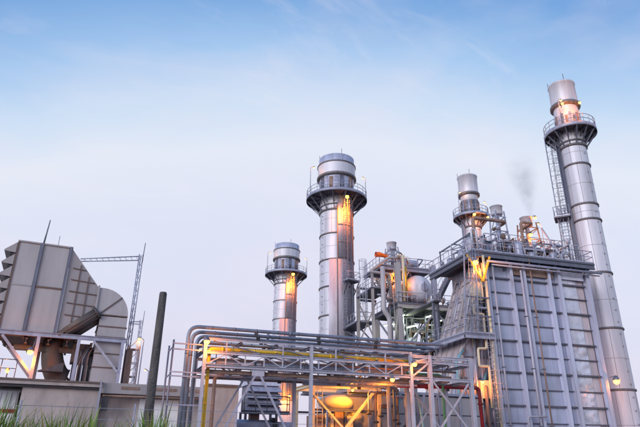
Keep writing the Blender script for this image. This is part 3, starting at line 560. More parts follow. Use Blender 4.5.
for a, c in (((-.1, .35, 10.4), (4.2, .35, 15.0)), ((4.2, .35, 15.0), (8.2, .35, 10.4)), ((-.1, 6.5, 10.4), (4.2, 6.5, 15.0)), ((4.2, 6.5, 15), (8.2, 6.5, 10.4)), ((-.1, .5, 10.4), (-.1, 6.4, 15.0))): part('brace', MB().beam(a, c, .16, .16), 'galv', s)
# steam drum with its round end towards the viewer
part('steam_drum', MB(), 'clad', s)
dmb = MB(); RD = 1.62
pf = [(.02, 0), (.7, .1), (1.2, .32), (1.5, .66), (RD, 1.05), (RD, 6.0), (1.4, 6.4), (.02, 6.7)]
for r_, y in pf:
    for k in range(40): t = 2 * PI * k / 40; dmb.v.append((3.1 + r_ * math.cos(t), .9 + y, 17.75 + r_ * math.sin(t)))
for i in range(len(pf) - 1):
    for k in range(40): dmb.f.append((i * 40 + k, (i + 1) * 40 + k, (i + 1) * 40 + (k + 1) % 40, i * 40 + (k + 1) % 40)); dmb.sm.append(True)
o = s.children[-1]; bpy.data.objects.remove(o); dr = part('steam_drum', dmb, 'clad', s)
part('manhole', MB().tube([(3.3, .8, 17.8), (3.3, 1.15, 17.8)], .42, 18), 'galv', dr)
part('manhole_arm', MB().beam((3.3, .78, 17.3), (3.3, .78, 18.4), .08, .06), 'galv_dark', dr)
for y in (2.2, 5.5): part('saddle', MB().box(1.6, 4.6, y, y + .3, 15.66, 16.9), 'galv_dark', s)
for k in range(5): part('drum_nozzle', MB().tube(fillet([(2.2 + k * .45, 2.0 + k * .7, 19.2), (2.2 + k * .45, 2.0 + k * .7, 20.0), (2.2 + k * .45, 4.6, 20.0)], .2, 3), .07, 8), 'galv', s)
# upper deck
part('upper_deck', MB().box(-1.7, 5.0, 1.6, 6.4, 19.95, 20.1), 'grate', s)
part('upper_beam', MB().ibeam((-1.7, 1.62, 19.78), (5.0, 1.62, 19.78), .2, .32), 'galv', s); part('upper_beam', MB().ibeam((-1.65, 1.7, 19.76), (-1.65, 6.3, 19.76), .2, .32), 'galv_dark', s)
for a, c in (((4.7, 1.7, 19.7), (1.5, 1.7, 16.6)), ((.2, 1.7, 17.0), (1.9, 1.7, 19.6)), ((4.8, 1.7, 19.7), (4.8, 1.7, 15.7)), ((-1.5, 1.7, 19.7), (-.1, 1.7, 17.3))): part('upper_brace', MB().beam(a, c, .12, .12), 'steel_white', s)
railing(s, [(-1.66, 6.3, 20.1), (-1.66, 1.64, 20.1), (4.96, 1.64, 20.1), (4.96, 6.3, 20.1)], 1.1, .9, .035)
# balcony further back on the left
part('side_balcony', MB().box(-2.6, -.4, 6.6, 12.0, 14.6, 14.75), 'grate', s); railing(s, [(-.5, 11.9, 14.75), (-2.55, 11.9, 14.75), (-2.55, 6.65, 14.75), (-.5, 6.65, 14.75)], 1.1, 1.1, .035)
for v in (7.2, 11.5): part('balcony_brace', MB().beam((-2.4, v, 14.5), (-.3, 6.8, 12.2), .14, .14), 'galv_dark', s)
random.seed(5)
# piping
part('loop_pipe', MB().tube(fillet([(.6, 1.2, 20.9), (-.7, 1.2, 20.9), (-3.0, 1.2, 19.05), (-.6, 1.2, 18.95), (-.6, 1.2, 16.0)], .35, 4), .17, 10), 'beige_light', s)
part('riser_pipe', MB().tube(fillet([(-1.9, .2, 19.4), (-1.9, .2, 14.6), (-1.3, .2, 13.9), (-1.3, .2, 8.0)], .4, 4), .26, 12), 'beige_light', s)
part('riser_pipe', MB().tube([(.55, .3, 15.8), (.62, .3, 21.0)], .16, 10), 'cream', s)
part('riser_pipe', MB().tube([(1.1, .9, 15.8), (1.15, .9, 19.9)], .13, 10), 'yellow', s)
for k in range(9):
    x = -1.3 + .25 * k; part('small_pipe', MB().tube(fillet([(x, .6 + .3 * (k % 3), 9.5), (x, .6 + .3 * (k % 3), 15.0 + .5 * (k % 4)), (x + .8, 2.0, 15.2 + .5 * (k % 4)), (x + .8, 2, 19.5)], .25, 3), .05 + .02 * (k % 3), 7), ('galv', 'rusty', 'steel_white', 'beige')[k % 4], s)
for k in range(44):
    u = random.uniform(-.2, 8); v = random.uniform(.8, 6); z = 10.25; h = random.uniform(1.0, 4.6); part('process_pipe', MB().tube(fillet([(u, v, z), (u, v, z + h), (min(8.2, u + random.uniform(.8, 2.5)), v, z + h), (min(8.2, u + 2.5), v, 15.2)], .2, 3), random.uniform(.05, .16), 8), random.choice(('galv', 'galv_dark', 'rusty', 'green', 'galv_dark', 'darksteel')), s)
for z in (11.8, 13.4): part('inner_walk', MB().box(.3, 8.2, 2.6, 4.0, z, z + .1), 'grate', s); part('inner_beam', MB().ibeam((-.1, 2.6, z - .15), (8.2, 2.6, z - .15), .16, .24), 'galv_dark', s)
for u in (1.2, 2.6, 5.6, 7.0): part('inner_post', MB().beam((u, 2.6, 10.2), (u, 2.6, 15.2), .14, .14), 'galv_dark', s)
for u in (1.2, 5.6): part('inner_brace', MB().beam((u, 2.5, 10.3), (u + 1.4, 2.5, 15.0), .1, .1), 'galv', s)
part('pump_tank', MB().lathe([(.02, 0), (.6, .1), (.75, .4), (.75, 2.2), (.5, 2.6), (.02, 2.7)], 24, c=(5.6, 1.6, 10.25)), 'clad', s)
part('pump_tank', MB().lathe([(.02, 0), (.5, .1), (.62, .4), (.62, 1.8), (.4, 2.1), (.02, 2.2)], 24, c=(2.0, 2.4, 10.25)), 'clad_blue', s)
# framing and gear on the left flank
for v in (6.6, 11.6): part('flank_post', MB().ibeam((-2.4, v, 0), (-2.4, v, 18.6 if v < 7 else 14.6), .3, .3, (0, 1, 0), .04), 'beige', s)
for z in (12.0, 17.2, 18.6): part('flank_beam', MB().ibeam((-2.4, 6.6, z), (-.1, 6.6, z), .2, .24), 'galv_dark', s)
for a, c in (((-2.4, 6.5, 12.1), (-.2, 6.5, 17.0)), ((-2.4, 6.5, 17.0), (-.2, 6.5, 12.1)), ((-1.0, .25, 10.4), (-.1, .25, 15.2)), ((-.1, 1, 15.8), (-.1, 5, 19.6)), ((-.1, 5, 15.8), (-.1, 1, 19.6))): part('flank_brace', MB().beam(a, c, .13, .13), 'beige', s)
part('flank_deck', MB().box(-2.6, -.3, 1.8, 6.6, 17.4, 17.52), 'grate', s); railing(s, [(-2.55, 6.5, 17.52), (-2.55, 1.85, 17.52), (-.5, 1.85, 17.52)], 1.1, .9, .035)
part('flank_post', MB().ibeam((-2.4, 2.0, 0), (-2.4, 2.0, 19.6), .26, .26, (0, 1, 0), .04), 'beige', s)
ladder(s, (-2.75, 3.0, 14.0), (-2.75, 3.0, 20.9), .5, (0, 1, 0), (-1, 0, 0), 'galv', .035)
for k in range(46):
    x = random.uniform(-2.3, 7.5); v = random.uniform(.4, 5.5); z = random.choice((15.66, 17.5, 20.1)); h = random.uniform(.5, 1.7)
    if z < 16: v = random.choice((.3, .5, .7)); h *= .6
    if z > 16 and x > 4.6: x -= 4.5
    if 17 < z < 18: x = min(x, -.6)
    if z > 20: x = max(x, .9)
    mb = MB().tube(fillet([(x, v, z), (x, v, z + h), (x + random.uniform(-.9, .9), v, z + h), (x + .4, v + .6, z + h * .6)], .15, 3), random.uniform(.03, .09), 8).lathe([(.01, 0), (.16, .03), (.16, .12), (.01, .15)], 12, c=(x, v, z + h * .5)); part('valve_pipe', mb, random.choice(('galv', 'rusty', 'beige', 'steel_white', 'cream')), s)
# fluorescent battens under the main deck
for k, (u, v, z, a) in enumerate(((.9, .9, 14.3, .35), (3.8, .9, 14.35, .35), (1.5, 1.0, 13.1, .3), (-1.0, 1.2, 13.2, .2), (5.5, 2.2, 14.2, .3))):
    q = thing('fluorescent_light', ('pale green tube light left under the drum deck', 'pale green tube light right under the drum deck', 'lowest pale tube light under the drum deck', 'pale tube light outside the left column of the drum deck', 'tube light deep under the drum deck near the boiler')[k], 'lamp', (SX + u, SY + v, z), 0, 'tube lights under the drum deck')
    part('batten', MB().beam((-.6, 0, .14), (.6, -.25, .14 + a), .22, .08), 'galv', q); part('tube', MB().tube([(-.55, -.05, .04), (.55, -.28, .04 + a)], .07, 8), 'tube', q)
    part('hanger', MB().tube([(0, -.1, .2), (0, -.1, 15.1 - z)], .02, 5), 'galv_dark', q)
    l = bpy.data.lights.new('lamp_light', 'POINT'); l.energy = 60; l.color = (.86, 1, .62); l.shadow_soft_size = .25; lo = link(bpy.data.objects.new('lamp_light', l)); lo.parent = q; lo.location = (0, -.15, -.35)
# silencer, tank, windsock on the upper deck
silencer('vent silencer with pale drum on top of the drum structure', (SX + .35, SY + 2.6, 20.1), 3.1, 'clad', 'galv', False, .7)
tk = thing('condensate_tank', 'small horizontal grey tank on the upper deck beside the railing', 'tank', (SX + 2.6, SY + 3.2, 20.1))
part('shell', MB().tube([(-1.1, 0, .85), (-.95, 0, .85), (.95, 0, .85), (1.1, 0, .85)], [.35, .6, .6, .35], 20), 'clad_blue', tk)
for x in (-.6, .6): part('foot', MB().box(x - .1, x + .1, -.45, .45, 0, .45), 'galv_dark', tk)
part('vent_pipe', MB().tube(fillet([(-.7, 0, 1.35), (-.7, 0, 2.1), (-1.6, 0, 2.5)], .2, 3), .09, 8), 'rusty', tk)
ws = thing('windsock', 'orange red windsock blowing from a pole above the drum structure', 'windsock', (SX - 1.55, SY + 1.75, 20.1))
part('pole', MB().tube([(0, 0, 0), (0, 0, 1.25)], .03, 6), 'galv', ws)
wk = MB(); n = 12
for i in range(8):
    q = i / 7; x = -.45 + q * 1.45; r_ = (.33 - .17 * q) * (.85 if i == 0 else 1); zc = 1.18 + .05 * math.sin(q * 5) - .04 * q
    for k in range(n): a = 2 * PI * k / n; wk.v.append((x, r_ * math.cos(a), zc + r_ * math.sin(a)))
for i in range(7):
    for k in range(n): wk.f.append((i * n + k, i * n + (k + 1) % n, (i + 1) * n + (k + 1) % n, (i + 1) * n + k)); wk.sm.append(True)
part('sock', wk, 'orange_cloth', ws); part('hoop', MB().tube([(-.45, .3 * math.cos(2 * PI * k / 14), 1.18 + .3 * math.sin(2 * PI * k / 14)) for k in range(15)], .02, 5, False), 'galv_dark', ws)
# stairs from the boiler roof down to the drum deck
st = thing('stairway', 'steep open stairway between the boiler roof platform and the drum deck', 'stairs', (25.75, 46.4, 14.55))
S0, S1 = Vector((0, 0, 0)), Vector((1.45, 0, 2.55))
for y in (0, 1.0): part('stringer', MB().beam(S0 + Vector((-.1, y, -.15)), S1 + Vector((.1, y, .1)), .06, .26), 'galv_dark', st)
trm = shared(('tread',), lambda: MB().box(-.14, .14, .03, .97, -.03, .03), 'steel_white')
for k in range(11): part('tread', trm, None, st, S0.lerp(S1, (k + .5) / 11))
for y in (0, 1.0):
    part('handrail', MB().tube([S0 + Vector((0, y, 1)), S1 + Vector((0, y, 1))], .03, 6), 'galv', st)
    for k in range(4): p = S0.lerp(S1, k / 3); part('rail_post', MB().tube([p + Vector((0, y, 0)), p + Vector((0, y, 1))], .025, 6), 'galv', st)
part('landing', MB().box(-.85, -.1, -.4, 6.2, -.32, -.18), 'grate', st); railing(st, [(-.8, 1.1, -.18), (-.8, -.35, -.18), (-.1, -.35, -.18)], 1.05, .7, .03)
for x in (-.7, -.25): part('landing_post', MB().beam((x, .1, -.3), (x, .1, -14.5), .2, .2), 'galv_dark', st)
part('upper_landing', MB().box(1.4, 2.6, -1.3, 1.1, 2.4, 2.53), 'grate', st); part('upper_post', MB().beam((2.4, .9, 2.45), (2.4, .9, -14.5), .2, .2), 'galv_dark', st)

# ================================================================== pipe rack in front
KX, KY, KR = 2.6, 26.87, 4
k_ = thing('pipe_rack', 'long white steel pipe rack with braced posts crossing the picture in front', 'pipe rack', (KX, KY, 0), KR)
for v in (0, 2.6):
    m_ = 'steel_white' if v == 0 else 'galv'
    for u in (-.27, 5.05, 10.7): part('post', MB().ibeam((u, v, 0), (u, v, 6.25), .15, .15, (0, 1, 0), .025), m_, k_)
    part('chord', MB().ibeam((-.3, v, 6.2), (10.8, v, 6.2), .09, .1, None, .02), m_, k_)
    part('chord', MB().ibeam((-.3, v, 5.58), (10.8, v, 5.58), .14, .14, None, .02), m_, k_)
    part('chord', MB().ibeam((-.3, v, 4.97), (10.8, v, 4.97), .16, .16, None, .025), m_, k_)
    part('sag_beam', MB().ibeam((-.2, v + .25, 4.74), (10.7, v + .25, 4.74), .14, .16, None, .025), 'rusty', k_)
    us = [-.2 + i * .94 for i in range(12)]
    for i, u in enumerate(us):
        part('web_post', MB().beam((u + .0, v, 5.05), (u, v, 5.51), .05, .06), m_, k_)
        if i < 11: a, c = ((u, 5.05), (us[i + 1], 5.51)) if i % 2 == 0 else ((u, 5.51), (us[i + 1], 5.05)); part('web_diagonal', MB().beam((a[0] + .04, v, a[1]), (c[0] - .04, v, c[1]), .05, .045), m_, k_)
        if i % 3 == 1: part('web_post', MB().beam((u, v, 5.65), (u, v, 6.16), .05, .06), m_, k_)
    for u0, u1 in ((.1, 2.4), (2.6, 4.9), (5.2, 7.6), (7.8, 10.5)): part('upper_diagonal', MB().beam((u0, v + .1, 6.14), (u1, v + .1, 5.68), .05, .05), 'galv_dark', k_)
    for a, c in ((-.2, 2.35), (5.0, 2.35)): part('chevron_brace', MB().beam((a, v + .02, .2), (c, v + .02, 4.86), .09, .09), 'galv', k_)
    for c in (2.35,): part('gusset', MB().prism([(c - .3, 4.6), (c + .3, 4.6), (c + .3, 4.88), (c - .3, 4.88)], v - .03, v + .03), m_, k_)
for u in (-.27, 1.5, 3.3, 5.05, 6.9, 8.8, 10.7):
    for z in (4.97, 5.75, 6.2): part('cross_beam', MB().ibeam((u, .09, z - .06), (u, 2.52, z - .06), .12, .14), 'galv_dark', k_)
for u in (.6, 2.4, 4.2, 6.0, 7.8, 9.6): part('plan_brace', MB().beam((u, .1, 4.9), (u + .9, 2.5, 4.9), .06, .06), 'rusty', k_)
# taller end bay on the right
for v in (0, 2.6):
    for u in (11.85, 14.42): part('end_post', MB().ibeam((u, v, 0), (u, v, 6.15), .2, .2, (0, 1, 0), .03), 'steel_white', k_)
    for z in (6.05, 5.78, 4.9): part('end_chord', MB().ibeam((10.8, v, z), (14.5, v, z), .13, .15), 'steel_white' if v == 0 else 'galv', k_)
    for a, c in (((11.95, 4.8), (14.3, 2.0)), ((14.3, 4.8), (11.95, 2.0)), ((10.75, 5.0), (11.8, 5.75)), ((10.8, 5.7), (11.75, 6.0))): part('end_brace', MB().beam((a[0], v + (.03 if a[0] > 13 else -.06), a[1]), (c[0], v + (.03 if a[0] > 13 else -.06), c[1]), .08, .08), 'steel_white', k_)
for u in (11.85, 13.1, 14.42):
    for z in (5.78, 4.9): part('cross_beam', MB().ibeam((u, .13, z - .04), (u, 2.48, z - .04), .12, .16), 'galv_dark', k_)
for u0 in (11.9, 13.2): part('plan_brace', MB().beam((u0, .2, 5.66), (u0 + 1.1, 2.4, 5.66), .06, .06), 'galv_dark', k_)
# ladder-like bracket frame carrying the riser pipes on the left
part('bracket_post', MB().tube([(-1.72, .3, 0), (-1.72, .3, 6.1)], .045, 6), 'galv_dark', k_); part('bracket_post', MB().tube([(-1.72, 2.2, 0), (-1.72, 2.2, 6.1)], .045, 6), 'galv_dark', k_)
for z in (5.92, 5.66, 4.63, 4.45, 3.2): part('bracket_rail', MB().beam((-1.74, .2, z), (-.3, .2, z), .05, .06), 'galv', k_)
for z in (5.8, 4.55): part('bracket_rail', MB().beam((-1.72, .3, z), (-1.72, 2.2, z), .05, .05), 'galv', k_)
def run(label, pts, r_, m_, rad=.35, flanges=(), group='pipes lying on the rack'):
    t = thing('pipe_run', label, 'pipe', (KX, KY, 0), KR, group); part('pipe', MB().tube(fillet(pts, rad, 6), r_, 12), m_, t)
    fl = [Vector(p) for p in pts]
    for a, c in zip(fl[:-1], fl[1:]):
        ln_ = (c - a).length
        if ln_ < 2.5: continue
        d = (c - a).normalized()
        for i in range(1, int(ln_ / 1.1)):
            p = a + d * i * 1.1; part('lagging_joint', MB().tube([p - d * .03, p + d * .03], r_ * 1.1, 12), 'galv_dark' if m_ == 'lag' else m_, t)
            if i % 3 == 0 and abs(d.z) < .3: part('pipe_shoe', MB().box(p.x - .09, p.x + .09, p.y - .05, p.y + .05, p.z - r_ - .12, p.z - r_ + .02), 'darksteel', t)
    for p, ax in flanges:
        p = Vector(p); a = Vector(ax) * .05; mb = MB().tube([p - a, p + a], r_ * 1.6, 14); part('flange', mb, m_, t)
    return t
X = Vector((1, 0, 0))
run('upper outermost lagged pipe bending down at the left end of the rack', [(-1.07, .3, .0), (-1.07, .3, 6.78), (13.2, .3, 6.83), (13.4, 4, 6.83), (13.4, 9, 6.83)], .09, 'lag', .5, (((4, .3, 6.80), X), ((9, .3, 6.81), X)))
run('second lagged pipe nested inside the outermost bend on the rack', [(-.81, .9, .0), (-.81, .9, 6.65), (12.9, .9, 6.70), (13.0, 4, 6.7), (13.0, 9, 6.7)], .09, 'lag', .5, (((3, .9, 6.67), X), ((8, .9, 6.68), X)))
run('third lagged pipe nested innermost at the bend on the rack', [(-.48, 1.5, .0), (-.48, 1.5, 6.55), (12.6, 1.5, 6.6), (12.6, 4, 6.6), (12.6, 9, 6.6)], .09, 'lag', .45)
run('thin pipe lying behind the three lagged pipes on the rack', [(-.2, 2.0, 6.3), (10.6, 2.0, 6.33), (10.8, 6, 6.33)], .06, 'rusty', .3)
run('yellow gas pipe along the rack dropping down by the left post', [(-.02, .28, .0), (-.02, .28, 5.79), (12.6, .28, 5.80)], .085, 'yellow', .15, (((.6, .28, 5.79), X), ((6.2, .28, 5.79), X)))
run('rust brown riser pipe beside the yellow gas pipe', [(.45, .9, 0), (.45, .9, 4.6), (.9, .9, 4.65)], .09, 'rusty', .2)
run('blue grey pipe running inside the truss of the rack', [(.4, .5, 5.17), (10.5, .5, 5.2)], .13, 'lag', .2, (((2.2, .5, 5.175), X), ((5.6, .5, 5.185), X)))
run('pale pipe running at the back of the rack truss', [(.2, 2.1, 5.2), (14.2, 2.1, 5.25)], .1, 'beige_light', .2)
run('brown pipe running in the middle of the rack truss', [(.3, 1.3, 5.15), (14.0, 1.3, 5.18)], .09, 'rusty', .2)
run('red fire water pipe below the right end of the rack turning down', [(10.9, 2.0, 4.70), (16.35, 2.0, 4.80), (16.4, 2.0, 0)], .11, 'red', .25, (((12.8, 2.0, 4.74), X), ((16.37, 2.0, 3.9), Vector((0, 0, 1)))))
run('green pipe behind the right end bay of the rack', [(11.3, 1.6, 5.35), (13.6, 1.6, 5.35), (13.6, 1.6, 0)], .07, 'green', .2)
run('thin light blue pipe standing behind the end bay', [(12.4, 2.9, 0), (12.4, 2.9, 4.2), (13.0, 4.2, 4.3)], .09, 'cyan', .25)
run('blue slanting pipe crossing behind the end bay', [(13.5, 3.2, 0), (12.9, 3.2, 4.4)], .08, 'cyan', .25)
run('fourth dark lagged pipe low over the back of the rack', [(.3, 2.35, 6.42), (11.6, 2.35, 6.45), (12.2, 6, 6.45)], .08, 'lag', .3)
run('thin cream pipe along the inside of the upper chords', [(.1, .75, 5.95), (10.9, .75, 5.98), (13.9, .75, 5.98)], .05, 'beige', .2)
run('rusty thin pipe just above the lower truss chord', [(.2, .9, 5.4), (14.1, .9, 5.45)], .06, 'rusty', .2)
run('dark pipe hanging below the middle of the rack', [(.6, 1.6, 4.66), (10.2, 1.6, 4.7), (10.2, 1.6, 0)], .08, 'galv_dark', .2)
run('pale pipe hanging below the rear of the rack', [(5.4, 2.3, 4.6), (10.45, 2.3, 4.62), (10.45, 2.3, 0)], .07, 'steel_white', .2)
for k2, (v, z, lb) in enumerate(((1.75, 5.86, 'perforated cable tray on the upper level of the rack'), (1.0, 4.62, 'perforated cable tray slung under the rack'))):
    t = thing('cable_tray', lb, 'cable tray', (KX, KY, 0), KR, 'cable trays on the rack')
    for dv_ in (-.18, .18): part('side_rail', MB().beam((.1, v + dv_, z), (11.5, v + dv_, z), .02, .1), 'galv', t)
    rg = shared(('tray_rung',), lambda: MB().box(-.025, .025, -.17, .17, -.04, -.015), 'galv')
    for i in range(38): part('rung', rg, None, t, (.2 + i * .3, v, z))
    for j in range(4): part('cable', MB().tube([(.1 + i * .8, v - .12 + .08 * j + .01 * math.sin(i * 1.7 + j), z + .005) for i in range(15)], .022, 6), 'darksteel', t)
# process clutter behind the end bay
random.seed(12)
for i in range(7):
    t = thing('process_riser', ('first', 'second', 'third', 'fourth', 'fifth', 'sixth', 'last')[i] + ' thin riser pipe from the left behind the right end of the rack', 'pipe', (KX, KY, 0), KR, 'thin risers under the rack')
    u = 9.9 + i * .45; v = random.uniform(3.0, 4.4); h = random.uniform(3.6, 4.9); part('pipe', MB().tube(fillet([(u, v, 0), (u, v, h), (u + random.choice((-1, 1)) * .9, v, h), (u + .9, v + 1.5, h)], .15, 3), random.uniform(.04, .1), 8), random.choice(('galv', 'rusty', 'galv_dark', 'beige')), t)
    part('valve', MB().lathe([(.01, 0), (.17, .02), (.17, .1), (.06, .14), (.06, .3), (.01, .3)], 12, c=(u, v, random.uniform(2.2, 3.2))), 'darksteel', t)
en = thing('turbine_enclosure', 'pale panelled low enclosure behind the right end bay of the rack', 'enclosure', (KX, KY, 0), KR)
part('core', MB().box(9.6, 19.2, 6.1, 9.9, 0, 4.6), 'galv_dark', en)
for i in range(6):
    for j in range(4): part('panel', MB().box(9.62 + i * 1.6, 11.16 + i * 1.6, 6.0, 6.09, .05 + j * 1.14, 1.12 + j * 1.14), 'beige_light', en)
for i in range(7): part('stud', MB().beam((9.6 + i * 1.6, 5.96, 0), (9.6 + i * 1.6, 5.96, 4.62), .1, .12, (0, 1, 0)), 'galv', en)
part('roof_edge', MB().box(9.5, 19.3, 5.85, 10, 4.62, 4.78), 'galv', en)
for i in range(3): part('side_brace', MB().beam((10.2 + i * 1.7, 5.7, 0), (11.4 + i * 1.7, 5.7, 4.6), .12, .12), 'cyan' if i == 1 else 'galv', en)

# ================================================================== lamp lit frame with an oval tank
TX, TY = 11.11, 32.14
f = thing('tank_frame', 'steel portal frame with crossed struts around a lamp lit oval tank', 'frame', (TX, TY, 0), KR)
for v in (0, 3.0):
    for u in (-2.05, 2.18): part('post', MB().ibeam((u, v, 0), (u, v, 4.95), .26, .26, (0, 1, 0), .03), 'cream', f)
    part('top_beam', MB().ibeam((-2.2, v, 4.82), (2.32, v, 4.82), .24, .28), 'cream', f)
    part('mid_beam', MB().ibeam((-2.0, v, 3.45), (2.1, v, 3.45), .14, .12), 'galv_dark', f)
part('brace', MB().beam((1.95, -.12, 4.68), (-.1, -.12, 2.4), .14, .14), 'cream', f); part('brace', MB().beam((-1.95, -.12, 4.2), (-.1, -.12, 2.4), .11, .11), 'cream', f)
part('brace', MB().beam((-.1, -.2, 2.4), (-.1, -.2, .1), .14, .14), 'cream', f)
for u in (-2.05, 2.18): part('side_beam', MB().ibeam((u, .14, 4.8), (u, 2.86, 4.8), .18, .22), 'cream', f)
ladder(f, (-1.62, -.1, .2), (-1.62, -.1, 4.9), .32, (1, 0, 0), None, 'cream')
for k in range(3): part('pipe', MB().tube([(-1.9, 1.9 + k * .3, 4.45 + .1 * (k % 2)), (2.1, .6 + k * .5, 4.35 + .1 * (k % 2))], .06, 8), 'galv_dark', f)
o = thing('oval_tank', 'oval tank glowing orange in lamp light inside the portal frame', 'tank', (TX, TY, 0), KR)
tb = MB(); pf = [(-1.0, .05), (-.93, .45), (-.7, .8), (-.3, 1.0), (.35, 1.0), (.65, .8), (.82, .45), (.88, .05)]
for x, q in pf:
    for k in range(24): a = 2 * PI * k / 24; tb.v.append((-.15 + x * 1.15, .95 + .8 * q * math.cos(a), 3.92 + .46 * q * math.sin(a)))
for i in range(len(pf) - 1):
    for k in range(24): tb.f.append((i * 24 + k, i * 24 + (k + 1) % 24, (i + 1) * 24 + (k + 1) % 24, (i + 1) * 24 + k)); tb.sm.append(True)
part('vessel', tb, 'cream', o)
for x in (-.75, .3): part('cradle', MB().box(x - .08, x + .08, .6, 1.5, 0.1, 3.55), 'galv_dark', o)
for j in range(4): part('skid_box', MB().box(-1.6 + j * .62, -1.05 + j * .62, .7, 2.2, 2.4 + .12 * (j % 2), 3.2 + .1 * (j % 3)), 'cream' if j % 2 else 'rusty', o)
part('skid', MB().box(-1.7, 1.2, .6, 2.4, .1, 2.4), 'galv_dark', o); part('motor', MB().tube([(.9, 1.2, 3.2), (1.55, 1.2, 3.2)], .24, 14), 'cream', o); part('motor_stand', MB().box(1.0, 1.5, 1.0, 1.4, 0.1, 3.0), 'galv_dark', o)

# ================================================================== louvred cooler
lv = thing('louvre_cooler', 'grey box cooler with horizontal louvre tiers seen under the rack', 'cooler', (7.87, 41.26, 0), KR)
part('casing', MB().box(-.95, 1.3, .15, 2.2, 3.75, 6.2), 'galv_dark', lv); part('top_box', MB().box(-1.1, 1.42, 0, 2.3, 5.55, 6.15), 'column_blue', lv)
for k in range(4):
    z = 5.5 - k * .45; part('louvre', MB().prism([(-1.12, z - .4), (1.45, z - .4), (1.45, z - .36), (-1.12, z - .36)], -.28, .16).add([(-1.12, -.28, z - .36), (1.45, -.28, z - .36), (1.45, .14, z - .02), (-1.12, .14, z - .02)], [(0, 1, 2, 3)]), 'galv', lv)
for x in (-1.0, 1.3): part('leg', MB().beam((x, .4, 0), (x, .4, 3.75), .16, .16), 'galv_dark', lv); part('leg', MB().beam((x, 2.0, 0), (x, 2.0, 3.75), .16, .16), 'galv_dark', lv)
part('walkway', MB().box(-1.5, 1.9, -1.0, -.3, 3.55, 3.65), 'grate', lv); railing(lv, [(-1.45, -.35, 3.65), (-1.45, -.95, 3.65), (1.85, -.95, 3.65), (1.85, -.35, 3.65)], 1.1, .85, .03, 'darksteel')
part('neck', MB().lathe([(.4, 3.0), (.4, 3.75)], 20, c=(-.2, 1.1, 0)), 'rusty', lv)
part('header', MB().tube([(-1.9, .2, 2.75), (.9, .2, 2.75)], .45, 20), 'clad_blue', lv); part('header_flange', MB().tube([(.9, .2, 2.75), (1.12, .2, 2.75)], .62, 24), 'darksteel', lv); part('header_pipe', MB().tube([(1.1, .2, 2.75), (2.6, .2, 2.75)], .35, 18), 'galv', lv)
for x in (-1.5, .5): part('header_stand', MB().box(x - .12, x + .12, -.05, .45, 0, 2.4), 'concrete', lv)
# ================================================================== intake filter house on the left
GX, GY, GR = -5.97, 39.55, 8
a_ = thing('air_intake', 'big pale panelled air intake house on stilts with louvre hoods and a curved duct', 'air intake', (GX, GY, 0), GR)
D = 5.2
part('core', MB().box(-3.45, -.4, .12, D - .1, 8.12, 13.82), 'beige', a_)
for x0, x1, z0, z1 in ((-3.5, -2.25, 8.15, 11.0), (-3.5, -2.25, 11.1, 13.95), (-2.02, -.42, 8.15, 11.0), (-2.02, -.42, 11.12, 13.95)):
    nx = nz_ = 3; mb = MB(); vs = [(x0 + (x1 - x0) * i / nx, random.uniform(-.012, .012), z0 + (z1 - z0) * j / nz_) for j in range(nz_ + 1) for i in range(nx + 1)]
    mb.add(vs, [(j * 4 + i, j * 4 + i + 1, j * 4 + i + 5, j * 4 + i + 4) for j in range(3) for i in range(3)], True); mb.add([(x0, .0, z0), (x1, 0, z0), (x1, 0, z1), (x0, 0, z1), (x0, .11, z0), (x1, .11, z0), (x1, .11, z1), (x0, .11, z1)], [(0, 4, 5, 1), (1, 5, 6, 2), (2, 6, 7, 3), (3, 7, 4, 0)])
    part('wall_panel', mb, 'beige_light', a_)
part('column', MB().box(-2.23, -2.04, -.1, .1, 8.15, 14.05), 'galv_dark', a_); part('column', MB().box(-.4, -.26, -.1, .1, 8.15, 14.05), 'galv_dark', a_); part('column', MB().box(-3.6, -3.5, -.05, .1, 8.15, 14.0), 'brownrib', a_)
part('cross_joint', MB().box(-2.02, -.42, -.06, .1, 11.0, 11.11), 'brownrib', a_); part('cross_joint', MB().box(-3.5, -2.25, -.03, .1, 11.01, 11.09), 'beige', a_)
part('roof', MB().box(-3.6, -.2, -.08, D, 13.96, 14.06), 'beige', a_)
# louvre hoods
part('hood_wall', MB().box(-3.62, -3.5, .1, D, 8.15, 13.9), 'brownrib', a_)
for k in range(7):
    z = 13.3 - k * .82
    part('louvre_hood', MB().prism([(-3.62, z - .12), (-3.62, z + .62), (-4.3, z + .02), (-4.3, z - .05)][::-1], .0, D), 'beige', a_)
    part('hood_vane', MB().box(-3.95, -3.64, .1, D - .1, z - .22, z - .17), 'darksteel', a_)
# tapering transition (smaller towards the curved duct)
def taper(q): # q 0..1 along X
    return -.25 + 2.1 * q, (0 + .25 * q, D - 2.2 * q), (8.15 + 1.75 * q, 13.95 - 2.42 * q)
x0, (ya, yb), (za, zb) = taper(0); x1, (yc, yd_), (zc, zd) = taper(1)
tp = MB().add([(x0, ya, za), (x0, yb, za), (x0, yb, zb), (x0, ya, zb), (x1, yc, zc), (x1, yd_, zc), (x1, yd_, zd), (x1, yc, zd)], [(0, 1, 2, 3), (4, 7, 6, 5), (0, 3, 7, 4), (1, 5, 6, 2), (3, 2, 6, 7), (0, 4, 5, 1)])
part('transition', tp, 'beige', a_)
for z in (12.6, 11.8, 11.0, 10.2, 9.4):
    q0 = .13; q1 = min(1, (13.95 - z) / 2.42 if z > 11.53 else 1)
    if z < 9.9: q1 = min(1, (z - 8.15) / 1.75)
    part('transition_rib', MB().beam((-.25 + 2.1 * q0, .25 * q0 - .03, z), (-.25 + 2.1 * q1 - .05, .25 * q1 - .03, z - .05), .06, .06), 'brownrib', a_)
for q in (.36, .66):
    xa, (ya_, _), (z0_, z1_) = taper(q); part('transition_rib', MB().beam((xa, ya_ - .025, z0_ + .15), (xa, ya_ - .025, z1_ - .2), .06, .05), 'brownrib', a_)
